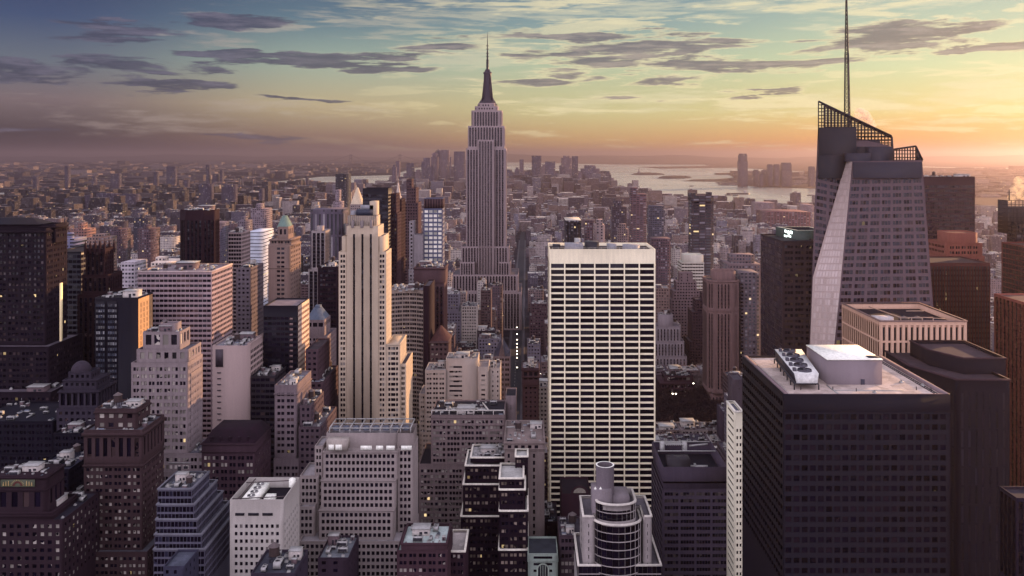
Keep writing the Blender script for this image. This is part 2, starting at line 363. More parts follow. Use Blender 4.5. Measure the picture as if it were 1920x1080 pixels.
def facade(wm, panes, P00, P10, P01, P11, N, st, zcut=-1e9, full=True):
    """wm: MB of walls (0 wall, 1 spandrel). Corners: bottom-left, bottom-right, top-left, top-right."""
    P00, P10, P01, P11, N = [np.array(p, float) for p in (P00, P10, P01, P11, N)]
    W = .5*(np.linalg.norm(P10-P00)+np.linalg.norm(P11-P01)); Hh = P01[2]-P00[2]
    if not full or W < 1.2 or Hh < 3:
        wm.quad(P00, P10, P11, P01, 0); return
    wins = u_breaks(W, st.unit, st.bay, st.start, st.end)
    par = st.par; tp = st.top if st.top is not None else 0.0
    usable = Hh-par-tp
    n = max(0, int((usable+.3)/st.fh)) if usable > st.fh*.8 else 0
    vb = [0.0]; zc = P00[2]
    rows = []
    for k in range(n):
        top = Hh-par-tp-k*st.fh; c = top-st.fh*(st.wh+st.sill*(1-st.wh)); d = c+st.fh*st.wh
        if c < .15: break
        if zc+c < zcut: break
        rows.append((c, d))
    rows.reverse()
    if not rows or not wins: wm.quad(P00, P10, P11, P01, 0); return
    for c, d in rows: vb += [c, d]
    vb.append(Hh)
    ub = [0.0]
    for a, b in wins: ub += [a, b]
    ub.append(W)
    ub = np.array(ub)/W; vb = np.array(vb)/Hh
    UU, VV = np.meshgrid(ub, vb, indexing='ij')
    G = ((1-UU)*(1-VV))[..., None]*P00+(UU*(1-VV))[..., None]*P10+((1-UU)*VV)[..., None]*P01+(UU*VV)[..., None]*P11
    A, B, Cc, D = G[:-1, :-1], G[1:, :-1], G[1:, 1:], G[:-1, 1:]
    cells = np.stack([A, B, Cc, D], 2)
    iw = (np.arange(len(ub)-1) % 2 == 1)[:, None]; jw = (np.arange(len(vb)-1) % 2 == 1)[None, :]
    J = np.arange(len(vb)-1)[None, :]
    win = iw & jw
    wid = (ub[1:]-ub[:-1])[:, None]*np.ones((1, len(vb)-1)) > 1e-4
    hgt = (vb[1:]-vb[:-1])[None, :]*np.ones((len(ub)-1, 1)) > 1e-4
    ok = wid & hgt
    if st.sp is not None:
        spn = iw & (~jw) & (J > 0) & (J < len(vb)-2)
        sr = st.rec*.7 if st.sprec is None else st.sprec
        wm.quads(cells[(~win) & (~spn) & ok], 0)
        wm.quads(cells[spn & ok]-N*sr, 1)
        body = (iw & ok & (J > 0) & (J < len(vb)-2)); q = cells[body]
    else:
        wm.quads(cells[(~win) & ok], 0); q = cells[win & ok]; sr = None
    r = st.rec
    wq = cells[win & ok]
    if r > .02:
        if sr is None or sr < .05:
            q = wq
            wm.quads(np.stack([q[:, 0], q[:, 1], q[:, 1]-N*r, q[:, 0]-N*r], 1), 0)
            wm.quads(np.stack([q[:, 3], q[:, 2], q[:, 2]-N*r, q[:, 3]-N*r], 1), 0)
        wm.quads(np.stack([q[:, 0], q[:, 3], q[:, 3]-N*r, q[:, 0]-N*r], 1), 0)
        wm.quads(np.stack([q[:, 1], q[:, 2], q[:, 2]-N*r, q[:, 1]-N*r], 1), 0)
        if sr is not None:                           # caps where a strip starts and stops
            cap = iw & (J == 1) & ok; t = cells[cap]; wm.quads(np.stack([t[:, 0], t[:, 1], t[:, 1]-N*r, t[:, 0]-N*r], 1), 0)
            cap = iw & (J == len(vb)-3) & ok; t = cells[cap]; wm.quads(np.stack([t[:, 3], t[:, 2], t[:, 2]-N*r, t[:, 3]-N*r], 1), 0)
    panes.append((wq-N*(r-.02 if sr is not None else r), st, N))

SLICES = []                                          # what the finished towers hide: (x0px, x1px, ytop, D)
PANES = []                                           # (root, kind of glass, quads) handled at the end
REF = []                                             # landmarks for the labels of the small blocks
FOOT = []
ROOFO = {}; INFO = {}
def ring(wm, rm, poly, z, par, t=.5, wmat=0, rmat=0):
    n = len(poly); cx = sum(p[0] for p in poly)/n; cyy = sum(p[1] for p in poly)/n
    xs = [p[0] for p in poly]; ys = [p[1] for p in poly]; w, d = max(xs)-min(xs), max(ys)-min(ys)
    sx, sy = max(.1, 1-2*t/max(w, .5)), max(.1, 1-2*t/max(d, .5))
    inn = [(cx+(p[0]-cx)*sx, cyy+(p[1]-cyy)*sy) for p in poly]
    for i in range(n):
        j = (i+1) % n
        wm.quad((*poly[i], z), (*poly[j], z), (*inn[j], z), (*inn[i], z), wmat)
        wm.quad((*inn[i], z), (*inn[j], z), (*inn[j], z-par), (*inn[i], z-par), wmat)
    rm.poly([(p[0], p[1], z-par) for p in inn], rmat)

def building(name, label, cat, D, tiers, st, ref=None, roofc=(120, 108, 116), group=None, clut=None, cor=None, spec_roof=True, cope=None, seed=None):
    """tiers, top to bottom: (x0px, x1px, ytop px, front offset m, depth m[, opts])"""
    rs = random.Random(zlib.crc32(label.encode()) if seed is None else seed)
    x0, x1 = tiers[-1][0], tiers[-1][1]
    base = ((X((x0+x1)/2, D)), D+tiers[-1][4]/2, 0)
    root = thing(name, base, label, cat, group)
    wm, rm, pp = MB(), MB(), MB(); panes = []; cm = MB()
    info = []
    zmin_vis = 0
    for i, T in enumerate(tiers):
        a, b, yt, dD, dep = T[:5]; o = T[5] if len(T) > 5 else {}
        Df = D+dD; xa, xb = X(a, Df), X(b, Df); z1 = Z(yt, Df)
        if 'zb' in o: z0 = Z(o['zb'], Df) if o['zb'] else 0
        elif i+1 < len(tiers): 
            nb = tiers[i+1]; z0 = Z(nb[2], D+nb[3])-1.6
        else: z0 = 0
        if z1 <= z0+3 and 'zb' not in o: z0 = 0
        s_ = o.get('st', st); ya, yb = Df, Df+dep
        if 'poly' in o: poly = [(xa+(xb-xa)*p, ya+dep*q) for p, q in o['poly']]
        elif 'ch' in o:
            c = o['ch']; poly = [(xa+c, ya), (xb-c, ya), (xb, ya+c), (xb, yb-c), (xb-c, yb), (xa+c, yb), (xa, yb-c), (xa, ya+c)]
        else: poly = [(xa, ya), (xb, ya), (xb, yb), (xa, yb)]
        n = len(poly); tap = o.get('taper', 1.0); cxx, cyy = (xa+xb)/2, (ya+yb)/2
        tpoly = [(cxx+(p[0]-cxx)*tap, cyy+(p[1]-cyy)*tap) for p in poly]
        for k in range(n):
            p, q = poly[k], poly[(k+1) % n]; tp_, tq = tpoly[k], tpoly[(k+1) % n]
            e = (q[0]-p[0], q[1]-p[1]); L = math.hypot(*e)
            if L < .05: continue
            N = (e[1]/L, -e[0]/L, 0); mid = ((p[0]+q[0])/2, (p[1]+q[1])/2)
            vis = (N[0]*(0-mid[0])+N[1]*(0-mid[1])) > 0 or (abs(mid[0]) < 60 and abs(N[0]) > .5)
            zc = max(Z(1085, max(mid[1]-L/2*abs(N[0]), 50))-4, z0)
            s2 = o.get('side', s_) if abs(N[0]) > .8 else s_
            plainf = s2 is None
            facade(wm, panes, (*p, z0), (*q, z0), (*tp_, z1), (*tq, z1), N, s2 or s_, zc, full=vis and not plainf)
        par = o.get('par', 1.0)
        ro = None
        if not o.get('noroof'):
            rm = MB(); ring(wm, rm, tpoly, z1, par, .45); ro = rm.build('roof', roofm(*roofc), root, base)
        ROOFO[(root.name, i)] = ro
        if cope or o.get('cope'):
            cp = 0.35; c2 = [(cxx+(p[0]-cxx)*(1+2*cp/(xb-xa)), cyy+(p[1]-cyy)*(1+2*cp/dep)) for p in tpoly]
            i2 = [(cxx+(p[0]-cxx)*(1-1.3/(xb-xa)), cyy+(p[1]-cyy)*(1-1.3/dep)) for p in tpoly]
            for k in range(len(c2)):
                j = (k+1) % len(c2)
                cm.quad((*c2[k], z1+.35), (*c2[j], z1+.35), (*i2[j], z1+.35), (*i2[k], z1+.35))
                cm.quad((*c2[k], z1-.35), (*c2[j], z1-.35), (*c2[j], z1+.35), (*c2[k], z1+.35))
                cm.quad((*i2[k], z1-.35), (*i2[j], z1-.35), (*i2[j], z1+.35), (*i2[k], z1+.35))
        if 'cor' in o:                               # projecting cornices at given heights (px y, out m, thick m)
            for (yc, out, th) in o['cor']:
                z = Z(yc, Df); c2 = [(cxx+(p[0]-cxx)*(1+2*out/(xb-xa)), cyy+(p[1]-cyy)*(1+2*out/dep)) for p in poly]
                cm.prism(c2, z-th, z, bottom=True)
        for d in np.linspace(ya, yb, 5):
            SLICES.append((VX+xa*F/d, VX+xb*F/d, HY+(H-z1)*F/d, HY+(H-z0)*F/d, d))
        FOOT.append((xa, xb, ya, yb, z1, label))
        info.append((xa, xb, ya, yb, z0, z1, par))
    sps = [s.sp for s in [st]+[T[5]['st'] for T in tiers if len(T) > 5 and T[5].get('st')] if s.sp is not None]
    mats = [st.wall, sps[0] if sps else st.wall]
    wm.build('wall', mats, root, base)
    if not cm.empty(): cm.build('cornice' if not (cope) else 'coping', cope or st.wall, root, base)
    for (q, s_, N) in panes: PANES.append((root, base, s_.glass, q, s_.ind))
    if clut is not None:
        for ti in (clut if isinstance(clut, (list, tuple)) else [clut]):
            if ti >= 0 and ti < len(info):
                xa, xb, ya, yb, z0, z1, par = info[ti]; roof_clutter(ROOFO.get((root.name, ti)) or root, base, xa+1, xb-1, ya+1, yb-1, z1-par, rs)
    if ref: REF.append((ref, .5*(tiers[0][0]+tiers[0][1]), tiers[0][2], D))
    root['_i'] = 0; del root['_i']
    INFO[label] = (root, base, info)
    return root, base, info

# ---- shared roof furniture
def _m(fn, name, mats):
    b = MB(); fn(b); o = b.build(name, mats); me = o.data; bpy.data.objects.remove(o); return me
def f_tank(b):
    b.cyl(0, 0, 2.2, 5.4, 1.9, 1.8, 14, 0, top=False); b.cyl(0, 0, 5.4, 6.8, 2.1, .05, 14, 1)
    for sx in (-1, 1):
        for sy in (-1, 1): b.bar((sx*1.2, sy*1.2, 0), (sx*1.1, sy*1.1, 2.3), .12, 2)
    b.box(-1.7, 1.7, -1.7, 1.7, 2.05, 2.25, 2, True)
def f_cool(b):
    b.box(-2.4, 2.4, -1.3, 1.3, .5, 2.6, 0, True)
    for x in (-1.2, 1.2): b.cyl(x, 0, 2.6, 2.95, .95, .9, 12, 0, top=False); b.cyl(x, 0, 2.55, 2.7, .88, .85, 12, 1)
    b.box(-2.2, 2.2, -1.34, -1.3, .8, 2.2, 1)
    for x in (-2.1, 2.1):
        for y in (-1.1, 1.1): b.bar((x, y, 0), (x, y, .5), .1, 1)
def f_shed(b):
    b.box(-3, 3, -2.4, 2.4, 0, 3.4, 0); b.box(-3.2, 3.2, -2.6, 2.6, 3.4, 3.65, 1, True); b.box(-.5, .5, -2.46, -2.4, 0, 2.1, 2)
    b.box(1.2, 2.4, -2.46, -2.4, 1.2, 2.2, 2)
def f_fan(b):
    b.box(-.8, .8, -.8, .8, 0, .7, 0); b.cyl(0, 0, .7, 1.3, .6, .55, 10, 0, top=False); b.cyl(0, 0, .6, 1.1, .5, .5, 10, 1)
def f_duct(b):
    b.box(-4, 4, -.35, .35, .4, 1.1, 0, True); b.box(3.3, 4, .35, 3, .4, 1.1, 0, True)
    for x in (-3.5, -1, 1.5, 3.7): b.bar((x, 0, 0), (x, 0, .4), .1, 1)
def f_skyl(b):
    b.box(-1.6, 1.6, -1, 1, 0, .5, 0); b.quad((-1.5, -.9, .52), (1.5, -.9, .52), (1.5, 0, 1.1), (-1.5, 0, 1.1), 1); b.quad((-1.5, .9, .52), (1.5, .9, .52), (1.5, 0, 1.1), (-1.5, 0, 1.1), 1)
def f_hatch(b):
    b.box(-1.1, 1.1, -1.3, 1.3, 0, 2.4, 0); b.box(-1.25, 1.25, -1.45, 1.45, 2.4, 2.55, 1, True); b.box(-.4, .4, -1.34, -1.3, 0, 2, 2); b.bar((.8, .8, 2.5), (.8, .8, 5), .07, 1)
SHED_T = plain('penthouse_brick', 128, 104, 106, .85); SHED_L = plain('penthouse_pale', 186, 176, 164, .85)
ME_TANK = _m(f_tank, 'water_tank', [WOOD, TANKROOF, DARK]); ME_COOL = _m(f_cool, 'cooling_unit', [GALV, DARK])
ME_SHED = _m(f_shed, 'penthouse', [SHED_T, GALV, DARK]); ME_SHED2 = _m(f_shed, 'penthouse', [SHED_L, GALV, DARK])
ME_SKY = _m(f_skyl, 'skylight', [GALV, plain('skylight_glass', 120, 128, 140, .2)]); ME_HATCH = _m(f_hatch, 'roof_hatch', [SHED_T, GALV, DARK])
ME_FAN = _m(f_fan, 'vent_fan', [GALV, DARK]); ME_DUCT = _m(f_duct, 'duct', [GALV, DARK])
def roof_clutter(root, base, xa, xb, ya, yb, z, rs, k=1.0, big=True):
    w, d = xb-xa, yb-ya
    if w < 4 or d < 4: return
    used = []
    def spot(r):
        for _ in range(12):
            x, y = rs.uniform(xa+r, max(xa+r, xb-r)), rs.uniform(ya+r*.8, max(ya+r*.8, yb-r*.8))
            if all(math.hypot(x-a, y-b) > r+c for a, b, c in used) and xa+r*.7 < x < xb-r*.7: used.append((x, y, r)); return x, y
    def put(me, nm, r, sc):
        p = spot(r)
        if p: place(me, nm, root, (p[0]-base[0], p[1]-base[1], z-base[2]), sc, rs.choice((0, math.pi/2)) if nm != 'penthouse' else 0)
    area = w*d
    if big and area > 90:
        s = min(w*.45/6, d*.5/5, 2.2)*rs.uniform(.7, 1); put(rs.choice((ME_SHED, ME_SHED2)), 'penthouse', 3.1*s, (s, s, rs.uniform(.8, 1.5)))
    if area > 60 and rs.random() < .65: s = rs.uniform(.8, 1.15); put(ME_TANK, 'water_tank', 2.3*s, (s, s, s))
    for _ in range(min(6, int(area/85*k)+1)): s = rs.uniform(.5, 1.15); put(ME_COOL, 'cooling_unit', 2.6*s, (s, s, s))
    for _ in range(min(7, int(area/70*k)+2)): s = rs.uniform(.7, 1.2); put(ME_FAN, 'vent_fan', 1.2*s, (s, s, s))
    if area > 90: s = min(1, w/12); put(ME_DUCT, 'duct', 2.4*s, (s, 1, 1))
    for _ in range(min(3, int(area/150))+1): s = rs.uniform(.6, 1.1); put(ME_SKY, 'skylight', 1.6*s, (s, s, 1))
    for _ in range(2 if area > 200 else 1): s = rs.uniform(.6, 1); put(ME_HATCH, 'roof_hatch', 1.5*s, (s, s, s))

def part(root, base, name, fn, mats, label=None):
    b = MB(); fn(b); o = b.build(name, mats, root, base)
    if label: o['label'] = label
    return o
# ------------------------------------------------------------------ the towers that can be told apart
def pbox(b, x0, x1, yt, yb, D, dep, mat=0):          # box given by its front face in photo pixels at distance D
    b.box(X(x0, D), X(x1, D), D, D+dep, Z(yb, D), Z(yt, D), mat, True)
G0 = glass(20, 17, 36, .22, 150, 140, 135, .012)
G_DARK = glass(14, 11, 28, .10, 70, 62, 80, .006)
G_BLK = glass(12, 9, 24, .22, 46, 36, 56, .003, .25)
G_BLIND = glass(24, 20, 38, .42, 190, 180, 165, .03)
G_BR = glass(22, 16, 30, .12, 120, 96, 96, .02)
G_SKY = glass(120, 128, 146, .15, 150, 150, 150, .0, .12, .8)
BLACKSP = wall(26, 20, 40, .5, .3)

# -- far left: broad brown tower with a hipped roof
sA = Style(wall(62, 46, 60), glass(16, 12, 26, .3, 110, 90, 92, .06), 'w.w.w#', 8.5, '#', '', 3.6, .5, .4, 3)
r, b, i = building('office_tower', 'broad dark brown brick tower with sunlit orange crown corner and low hipped roof', 'tower', 560,
    [(-70, 104, 420, 8, 14, {'zb': 455, 'cor': [(424, .8, 1.5)]}), (-60, 86, 428, 0, 26, {'cor': [(433, .8, 1.4)]}), (-90, 92, 650, -8, 42), (-110, 96, 735, -18, 60)], sA, 'the brown hip-roofed tower', clut=3)
def hip(bm):
    z = Z(420, 570); x0, x1 = X(-60, 570), X(80, 570); zt = Z(408, 575)
    a = [(x0, 566, z), (x1, 566, z), (x1, 584, z), (x0, 584, z)]; t = [(x0+8, 573, zt), (x1-9, 573, zt), (x1-9, 577, zt), (x0+8, 577, zt)]
    for k in range(4): j = (k+1) % 4; bm.quad(a[k], a[j], t[j], t[k])
    bm.poly(t)
part(r, b, 'hipped_roof', hip, [roofm(36, 30, 46)])
part(r, b, 'edge_glint', lambda bm: bm.box(X(113.4, 552)-.6, X(113.4, 552), 552, 554.6, Z(640, 552), Z(531, 552)), [wall(240, 210, 150)])  # added strip, its bright gold stands in for sun glint on a glass edge

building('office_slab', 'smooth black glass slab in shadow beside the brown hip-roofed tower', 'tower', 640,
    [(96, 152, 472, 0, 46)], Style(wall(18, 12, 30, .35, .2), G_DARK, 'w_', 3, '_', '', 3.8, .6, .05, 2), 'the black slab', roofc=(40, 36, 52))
sG = Style(wall(82, 52, 58), G_BR, 'w#', 3.4, '#', '', 3.6, .6, .5, 2, sp=wall(60, 38, 46))
r, b, i = building('gothic_tower', 'dark brown gothic tower with pinnacled crown, its west corners lit orange', 'tower', 605,
    [(160, 196, 466, 5, 14), (154, 202, 515, 2, 22), (145, 203, 552, 0, 30)], sG, 'the gothic tower', roofc=(60, 46, 54))
def pinn(x, dd, h):
    def f(bm):
            xx = X(x, 610); z = Z(466, 610); bm.box(xx-.7, xx+.7, dd-.7, dd+.7, z-4, z+2.0*h); bm.cyl(xx, dd, z+2*h, z+6*h, .9, .05, 6)
    return f
for x in (160, 169, 178, 187, 196):
    for dd, h in ((610, 1), (624, .8)): part(r, b, 'pinnacle', pinn(x, dd, h), [wall(82, 52, 58)])

# -- glass tower with blank dark shaft and the low sun's gold put into its side colour
sD = Style(wall(28, 20, 40, .4), glass(88, 92, 104, .3, 150, 150, 150, .02, .15, .6), 'w_', 1.7, '_', '', 3.58, .52, .25, 2.5, sp=wall(52, 48, 66, .4, .2))
r, b, i = building('office_tower', 'slender dark tower with two strips of grey glass and a gold-lit west wall', 'tower', 560,
    [(178, 258, 558, 0, 23)], Style(wall(34, 24, 40, .4), G_DARK, 'B', 100, '', '', 3.6, .5, .1, 1, ).but(), 'the slender two-strip tower', roofc=(52, 46, 58), clut=0)
def strips(bm):
    pass
pn = []; wb = MB()
for a, c in ((180, 197.5), (202, 220)):
    xa, xb = X(a, 560), X(c, 560)
    facade(wb, pn, (xa, 559.4, 0), (xb, 559.4, 0), (xa, 559.4, Z(561, 560)), (xb, 559.4, Z(561, 560)), (0, -1, 0), sD, Z(860, 560))
o = wb.build('curtain_wall', [sD.wall, sD.sp], r, b)
for (q, s_, N) in pn: PANES.append((r, b, s_.glass, q, True))
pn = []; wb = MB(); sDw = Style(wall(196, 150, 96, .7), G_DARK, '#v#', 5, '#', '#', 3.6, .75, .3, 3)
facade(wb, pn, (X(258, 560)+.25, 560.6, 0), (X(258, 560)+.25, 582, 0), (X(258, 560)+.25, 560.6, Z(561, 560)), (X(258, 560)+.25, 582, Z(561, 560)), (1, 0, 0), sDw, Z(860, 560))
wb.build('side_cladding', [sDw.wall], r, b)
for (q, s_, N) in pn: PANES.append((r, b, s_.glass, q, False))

# -- wide striped building
sE = Style(wall(170, 146, 146), glass(56, 36, 48, .2, 120, 92, 92, .015, .25), 'w_', 3.0, '_', '_', 3.5, .52, .25, 1.6)
building('office_block', 'wide office block banded in brick red windows and pale stone stripes', 'office', 600,
    [(258, 397, 509, 0, 42)], sE, 'the wide striped block', roofc=(150, 132, 134), clut=0, cope=wall(190, 170, 160))

# -- art deco light tower
sF = Style(wall(150, 134, 132), G_BLIND, 'w.w#', 4.6, '#', '', 4.0, .52, .4, 2)
building('art_deco_tower', 'pale grey stepped art deco tower with scalloped crown beside the striped block', 'tower', 480,
    [(300, 331, 606, 8, 7, {'st': sF.but(wh=.3, bay=9)}), (268, 337, 622, 4, 15, {'st': sF.but(unit='W#', bay=5.5, fh=8, wh=.72, par=1)}), (256, 353, 655, 2, 19, {'st': sF.but(unit='w#', bay=5.2, fh=6, wh=.6, par=1)}),
     (246, 352, 680, 0, 22, {'zb': 880}), (352, 358, 700, 4, 17, {'zb': 880}), (246, 404, 850, -1, 26, {'cope': None}), (240, 424, 885, -4, 34)], sF.but(ind=True), 'the pale scalloped tower', roofc=(126, 122, 132), cope=None, clut=[1, 5, 6])

# -- brown tower, near left
sGn = Style(wall(98, 74, 76), G_BLIND, 'w.w#', 5.0, '#', '', 3.5, .48, .4, 2.0)
building('brick_tower', 'brown brick tower whose stone crown catches orange sun at the west corner', 'tower', 430,
    [(178, 256, 766, 5, 16, {'st': sGn.but(unit='w#', fh=4.5, bay=5), 'cor': [(772, .5, .8)]}), (157, 267, 806, 1, 26, {'st': Style(wall(146, 116, 106), G_BR, 'w#', 4.2, '#', '', 11.5, .82, .6, 3.5), 'cor': [(812, .8, 1.4)], 'zb': 868}),
     (157, 267, 868, 1.3, 25.4, {'cor': [(872, .5, .8)]}), (150, 276, 1035, -3, 38)], sGn.but(ind=True), 'the brown crowned tower', roofc=(120, 116, 124), clut=[0, 1])

# -- bottom left ornate
sH = Style(wall(80, 58, 68), G_BLIND, 'w#', 3.6, '#', '', 3.7, .5, .4, 1.5)
r, b, i = building('setback_tower', 'reddish brown setback tower with a coloured tile frieze below its flat top', 'tower', 400,
    [(-20, 86, 893, 0, 16, {'st': Style(wall(128, 94, 88), G_BR, '#w', 6, '#', '#', 10, .7, .4, 6.5), 'cor': [(894, .6, 1.0), (918, .4, .5)], 'zb': 970}), (-60, 98, 962, -1, 22, {'cor': [(966, .5, .8)], 'cope': wall(120, 100, 104)}), (-60, 118, 975, -3, 34)], sH.but(ind=True), 'the tile frieze tower', roofc=(74, 68, 84), clut=[0, 2])
def frieze(bm):
    x0, x1 = X(2, 400), X(66, 400); zb, zt = Z(912, 400), Z(896, 400); bm.box(x0, x1, 399.55, 399.75, zb, zt, 0)
    cx = (x0+x1)/2; n = 12
    for k in range(n):
        a0, a1 = math.pi*k/n, math.pi*(k+1)/n; bm.quad(*[(cx+rr*math.cos(a), 399.45, zb+.4+rr*.95*math.sin(a)) for rr, a in ((1.4, a0), (2.3, a0), (2.3, a1), (1.4, a1))], 1)
        a = math.pi*(k+.5)/n; bm.quad(*[(cx+rr*math.cos(a+d), 399.4, zb+.4+rr*.9*math.sin(a+d)) for rr, d in ((2.5, -.04), (3.3, -.04), (3.3, .04), (2.5, .04))], 2)
    for s in (-1, 1):
        for k in range(3): xx = cx+s*(4.2+k*1.2); bm.cyl(xx, 399.5, zb+.5, zb+2.8-k*.3, .35, .15, 6, 2)
part(r, b, 'tile_frieze', frieze, [plain('frieze_green', 96, 104, 70), plain('frieze_red', 130, 60, 48), plain('frieze_gold', 180, 150, 84)])

# -- small domed classical block
sI = Style(wall(84, 74, 88), G_BR, 'w#', 3.4, '#', '', 3.8, .5, .4, 1.2)
r, b, i = building('classical_block', 'small grey classical block with a shallow dome over a row of columns', 'block', 500,
    [(128, 172, 697, 6, 10), (118, 182, 712, 3, 16, {'cor': [(713, .4, .5)]}), (110, 184, 732, 0, 22, {'st': Style(wall(92, 80, 90), G_DARK, 'W#', 3.6, '#', '', 9, .8, 1.0, 1.2), 'cor': [(734, .5, .7)], 'zb': 766}), (106, 186, 766, -2, 30)], sI, 'the small domed block', roofc=(66, 60, 82))
def dome(bm):
    cx, cyy, z0 = X(151, 510), 511, Z(699, 506); pr = None
    for k in range(7):
        a0, a1 = math.pi/2*k/6.5, math.pi/2*(k+1)/6.5
        if k < 6: bm.cyl(cx, cyy, z0+6*math.sin(a0), z0+6*math.sin(a1), 5.6*math.cos(a0), max(.3, 5.6*math.cos(a1)), 14, 0, top=(k == 5))
part(r, b, 'dome', dome, [wall(92, 80, 92)])

# -- stepped glass terraces
sL = Style(wall(112, 108, 124), glass(30, 26, 52, .12, 80, 78, 104, .01, .2), 'w_', 1.7, '_', '_', 3.4, .72, .2, .6, sill=.5)
building('terraced_block', 'dark glass office block stepping down in deep planted terraces with pale copings', 'office', 400,
    [(296, 360, 917, 4, 22), (294, 364, 946, 2, 30), (292, 370, 974, 0, 34), (290, 378, 1002, -2, 38), (288, 384, 1030, -4, 44)], sL, 'the terraced glass block', roofc=(112, 112, 122), cope=wall(128, 126, 134), clut=0)

# -- blank beige slab
r, b, i = building('blank_slab', 'beige slab with a plain windowless north wall and glassy corner', 'slab', 540,
    [(398, 463, 648, 0, 30, {'st': Style(wall(178, 154, 142), G0, 'v', 400, 'B', 'BBBBBBBBBBBBBBB', 400, .1, .1, 1)}), (463, 470, 644, 6, 34, {'zb': None})],
    Style(wall(176, 152, 142, .9, .12), G_BR, 'w_', 3, '_', '_', 3.6, .6, .2, 4), 'the blank beige slab', roofc=(150, 140, 144), clut=0)
def rec(bm):
    pbox(bm, 404, 418, 655, 688, 539.75, .2)
    for y in range(698, 790, 11): pbox(bm, 407, 414, y, y+2, 539.75, .2)
part(r, b, 'louvre_or_recess', rec, [plain('recess_shade', 96, 78, 88)])  # dark panel painted in for the shade of a wall recess

# -- brick with mansard
sN = Style(wall(98, 72, 82), G_BLIND, 'w.w#', 5, '#', '', 3.8, .55, .4, 1)
r, b, i = building('mansard_block', 'purple brick block with a dark red mansard roof and pale arcaded top storey', 'block', 470,
    [(378, 478, 832, 0, 30, {'st': sN.but(unit='w.w.w#', bay=6, fh=5, wh=.7), 'cor': [(832, .6, .5), (846, .4, .4)], 'zb': 850}), (378, 478, 850, .3, 29.4)], sN, 'the mansard block', roofc=(70, 40, 52))
def mans(bm):
    x0, x1 = X(380, 470), X(477, 470); z = Z(832, 470); zt = Z(806, 476)
    a = [(x0, 471, z), (x1, 471, z), (x1, 499, z), (x0, 499, z)]; t = [(x0+3, 476, zt), (x1-3, 476, zt), (x1-3, 494, zt), (x0+3, 494, zt)]
    for k in range(4): j = (k+1) % 4; bm.quad(a[k], a[j], t[j], t[k])
    bm.poly(t)
    for k in range(5):
        xx = x0+4+k*(x1-x0-8)/4; bm.box(xx-.6, xx+.6, 471.6, 474, z+.5, z+2.6); bm.box(xx-.8, xx+.8, 471.4, 474, z+2.6, z+2.9)
part(r, b, 'mansard_roof', mans, [roofm(72, 40, 50)])

# -- near light grey block with rooftop chillers
sO = Style(wall(176, 168, 156, .9, .22), G0, 'w#', 2.7, '##', '#', 3.5, .5, .4, 11)
r, b, i = building('stone_block', 'light grey stone block with an open roof well full of fans', 'block', 400,
    [(431, 532, 937, 0, 28, {'par': 5, 'side': sO.but(unit='w#', bay=4, start='#', end='#')})], sO.but(ind=True), 'the light grey fan-roofed block', roofc=(58, 46, 62))
def louv(bm):
    for a, c in ((441, 458), (465, 485), (492, 511)): pbox(bm, a, c, 962, 967, 399.8, .2)
part(r, b, 'louvre_or_recess', louv, [DARK])
xa, xb, ya, yb, z0, z1, par = i[0]
def chill(bm):
    bm.box(xa+4.5, xa+11.5, ya+3, yb-4, z1-3.8, z1-.6, 0, True)
    for k in range(4):
        y = ya+6+k*4.7; bm.cyl(xa+8, y, z1-.6, z1-.1, 1.9, 1.8, 16, 1, top=False); bm.cyl(xa+8, y, z1-.6, z1-.35, 1.75, 1.7, 16, 2); bm.cyl(xa+8, y, z1-.36, z1+.05, .4, .3, 8, 0)
        for q in range(5):
            an = q*1.256; bm.quad((xa+8, y, z1-.25), (xa+8+1.5*math.cos(an), y+1.5*math.sin(an), z1-.3), (xa+8+1.5*math.cos(an+.5), y+1.5*math.sin(an+.5), z1-.15), (xa+8, y, z1-.22), 1)
part(r, b, 'chiller', chill, [WHITE, GALV, DARK])
part(r, b, 'roof_frame', lambda bm: [bm.bar((xa+.5, ya+k, z1-.4), (xb-.5, ya+k+3, z1-.4), .18) for k in (2, 22)] + [bm.bar((xa+3, ya+1, z1-.4), (xa+3.5, yb-1, z1-.4), .18)], [wall(120, 104, 104)])
part(r, b, 'white_tank', lambda bm: (bm.cyl(xb-2.6, yb-4, z1-3, z1+.6, 1.7, 1.6, 14, 0), bm.cyl(xb-2.6, yb-4, z1+.6, z1+1.3, 1.6, .3, 14, 0)), [WHITE])
part(r, b, 'equipment_cabinet', lambda bm: bm.box(xa+14, xa+18.5, ya+6, ya+11, z1-3.6, z1-1.4), [WHITE])

# -- large limestone block with regular windows
sP = Style(wall(160, 146, 138, .9, .25), G_DARK, 'w:', 2.5, '#', ':', 3.5, .58, .45, 1.2)
P1 = building('limestone_block', 'large pale limestone block stepping forward in bands of small dark windows', 'office', 450,
    [(612, 745, 812, 6, 14, {'st': sP.but(unit='B', bay=300, glass=G0), 'par': 2.5, 'zb': 850}), (745, 775, 812, 5, 16, {'st': sP.but(unit='B', bay=300), 'zb': 850, 'noroof': True}), (606, 745, 846, 0, 22, {'zb': 900, 'cor': [(847, .3, .6)]}), (745.6, 775, 840, 1.5, 20, {'zb': 1400}), (590, 605.5, 836, 4, 16, {'zb': 1400}),
     (602, 741, 900, -3.5, 24, {'zb': 958, 'cor': [(901, .3, .5)]}), (598, 738, 956, -7, 28, {'cor': [(957, .3, .5)]}), (562, 597.5, 892, 2, 20, {'zb': 1400}), (560, 590, 950, -3, 22, {'zb': 1400}), (560, 770, 1015, -11, 34)],
    sP.but(ind=True), 'the limestone block', roofc=(160, 152, 150), cope=None)
r, b, i = P1
part(r, b, 'penthouse', lambda bm: pbox(bm, 612, 651, 826, 845, 446.5, 6, 0), [wall(176, 164, 150)])
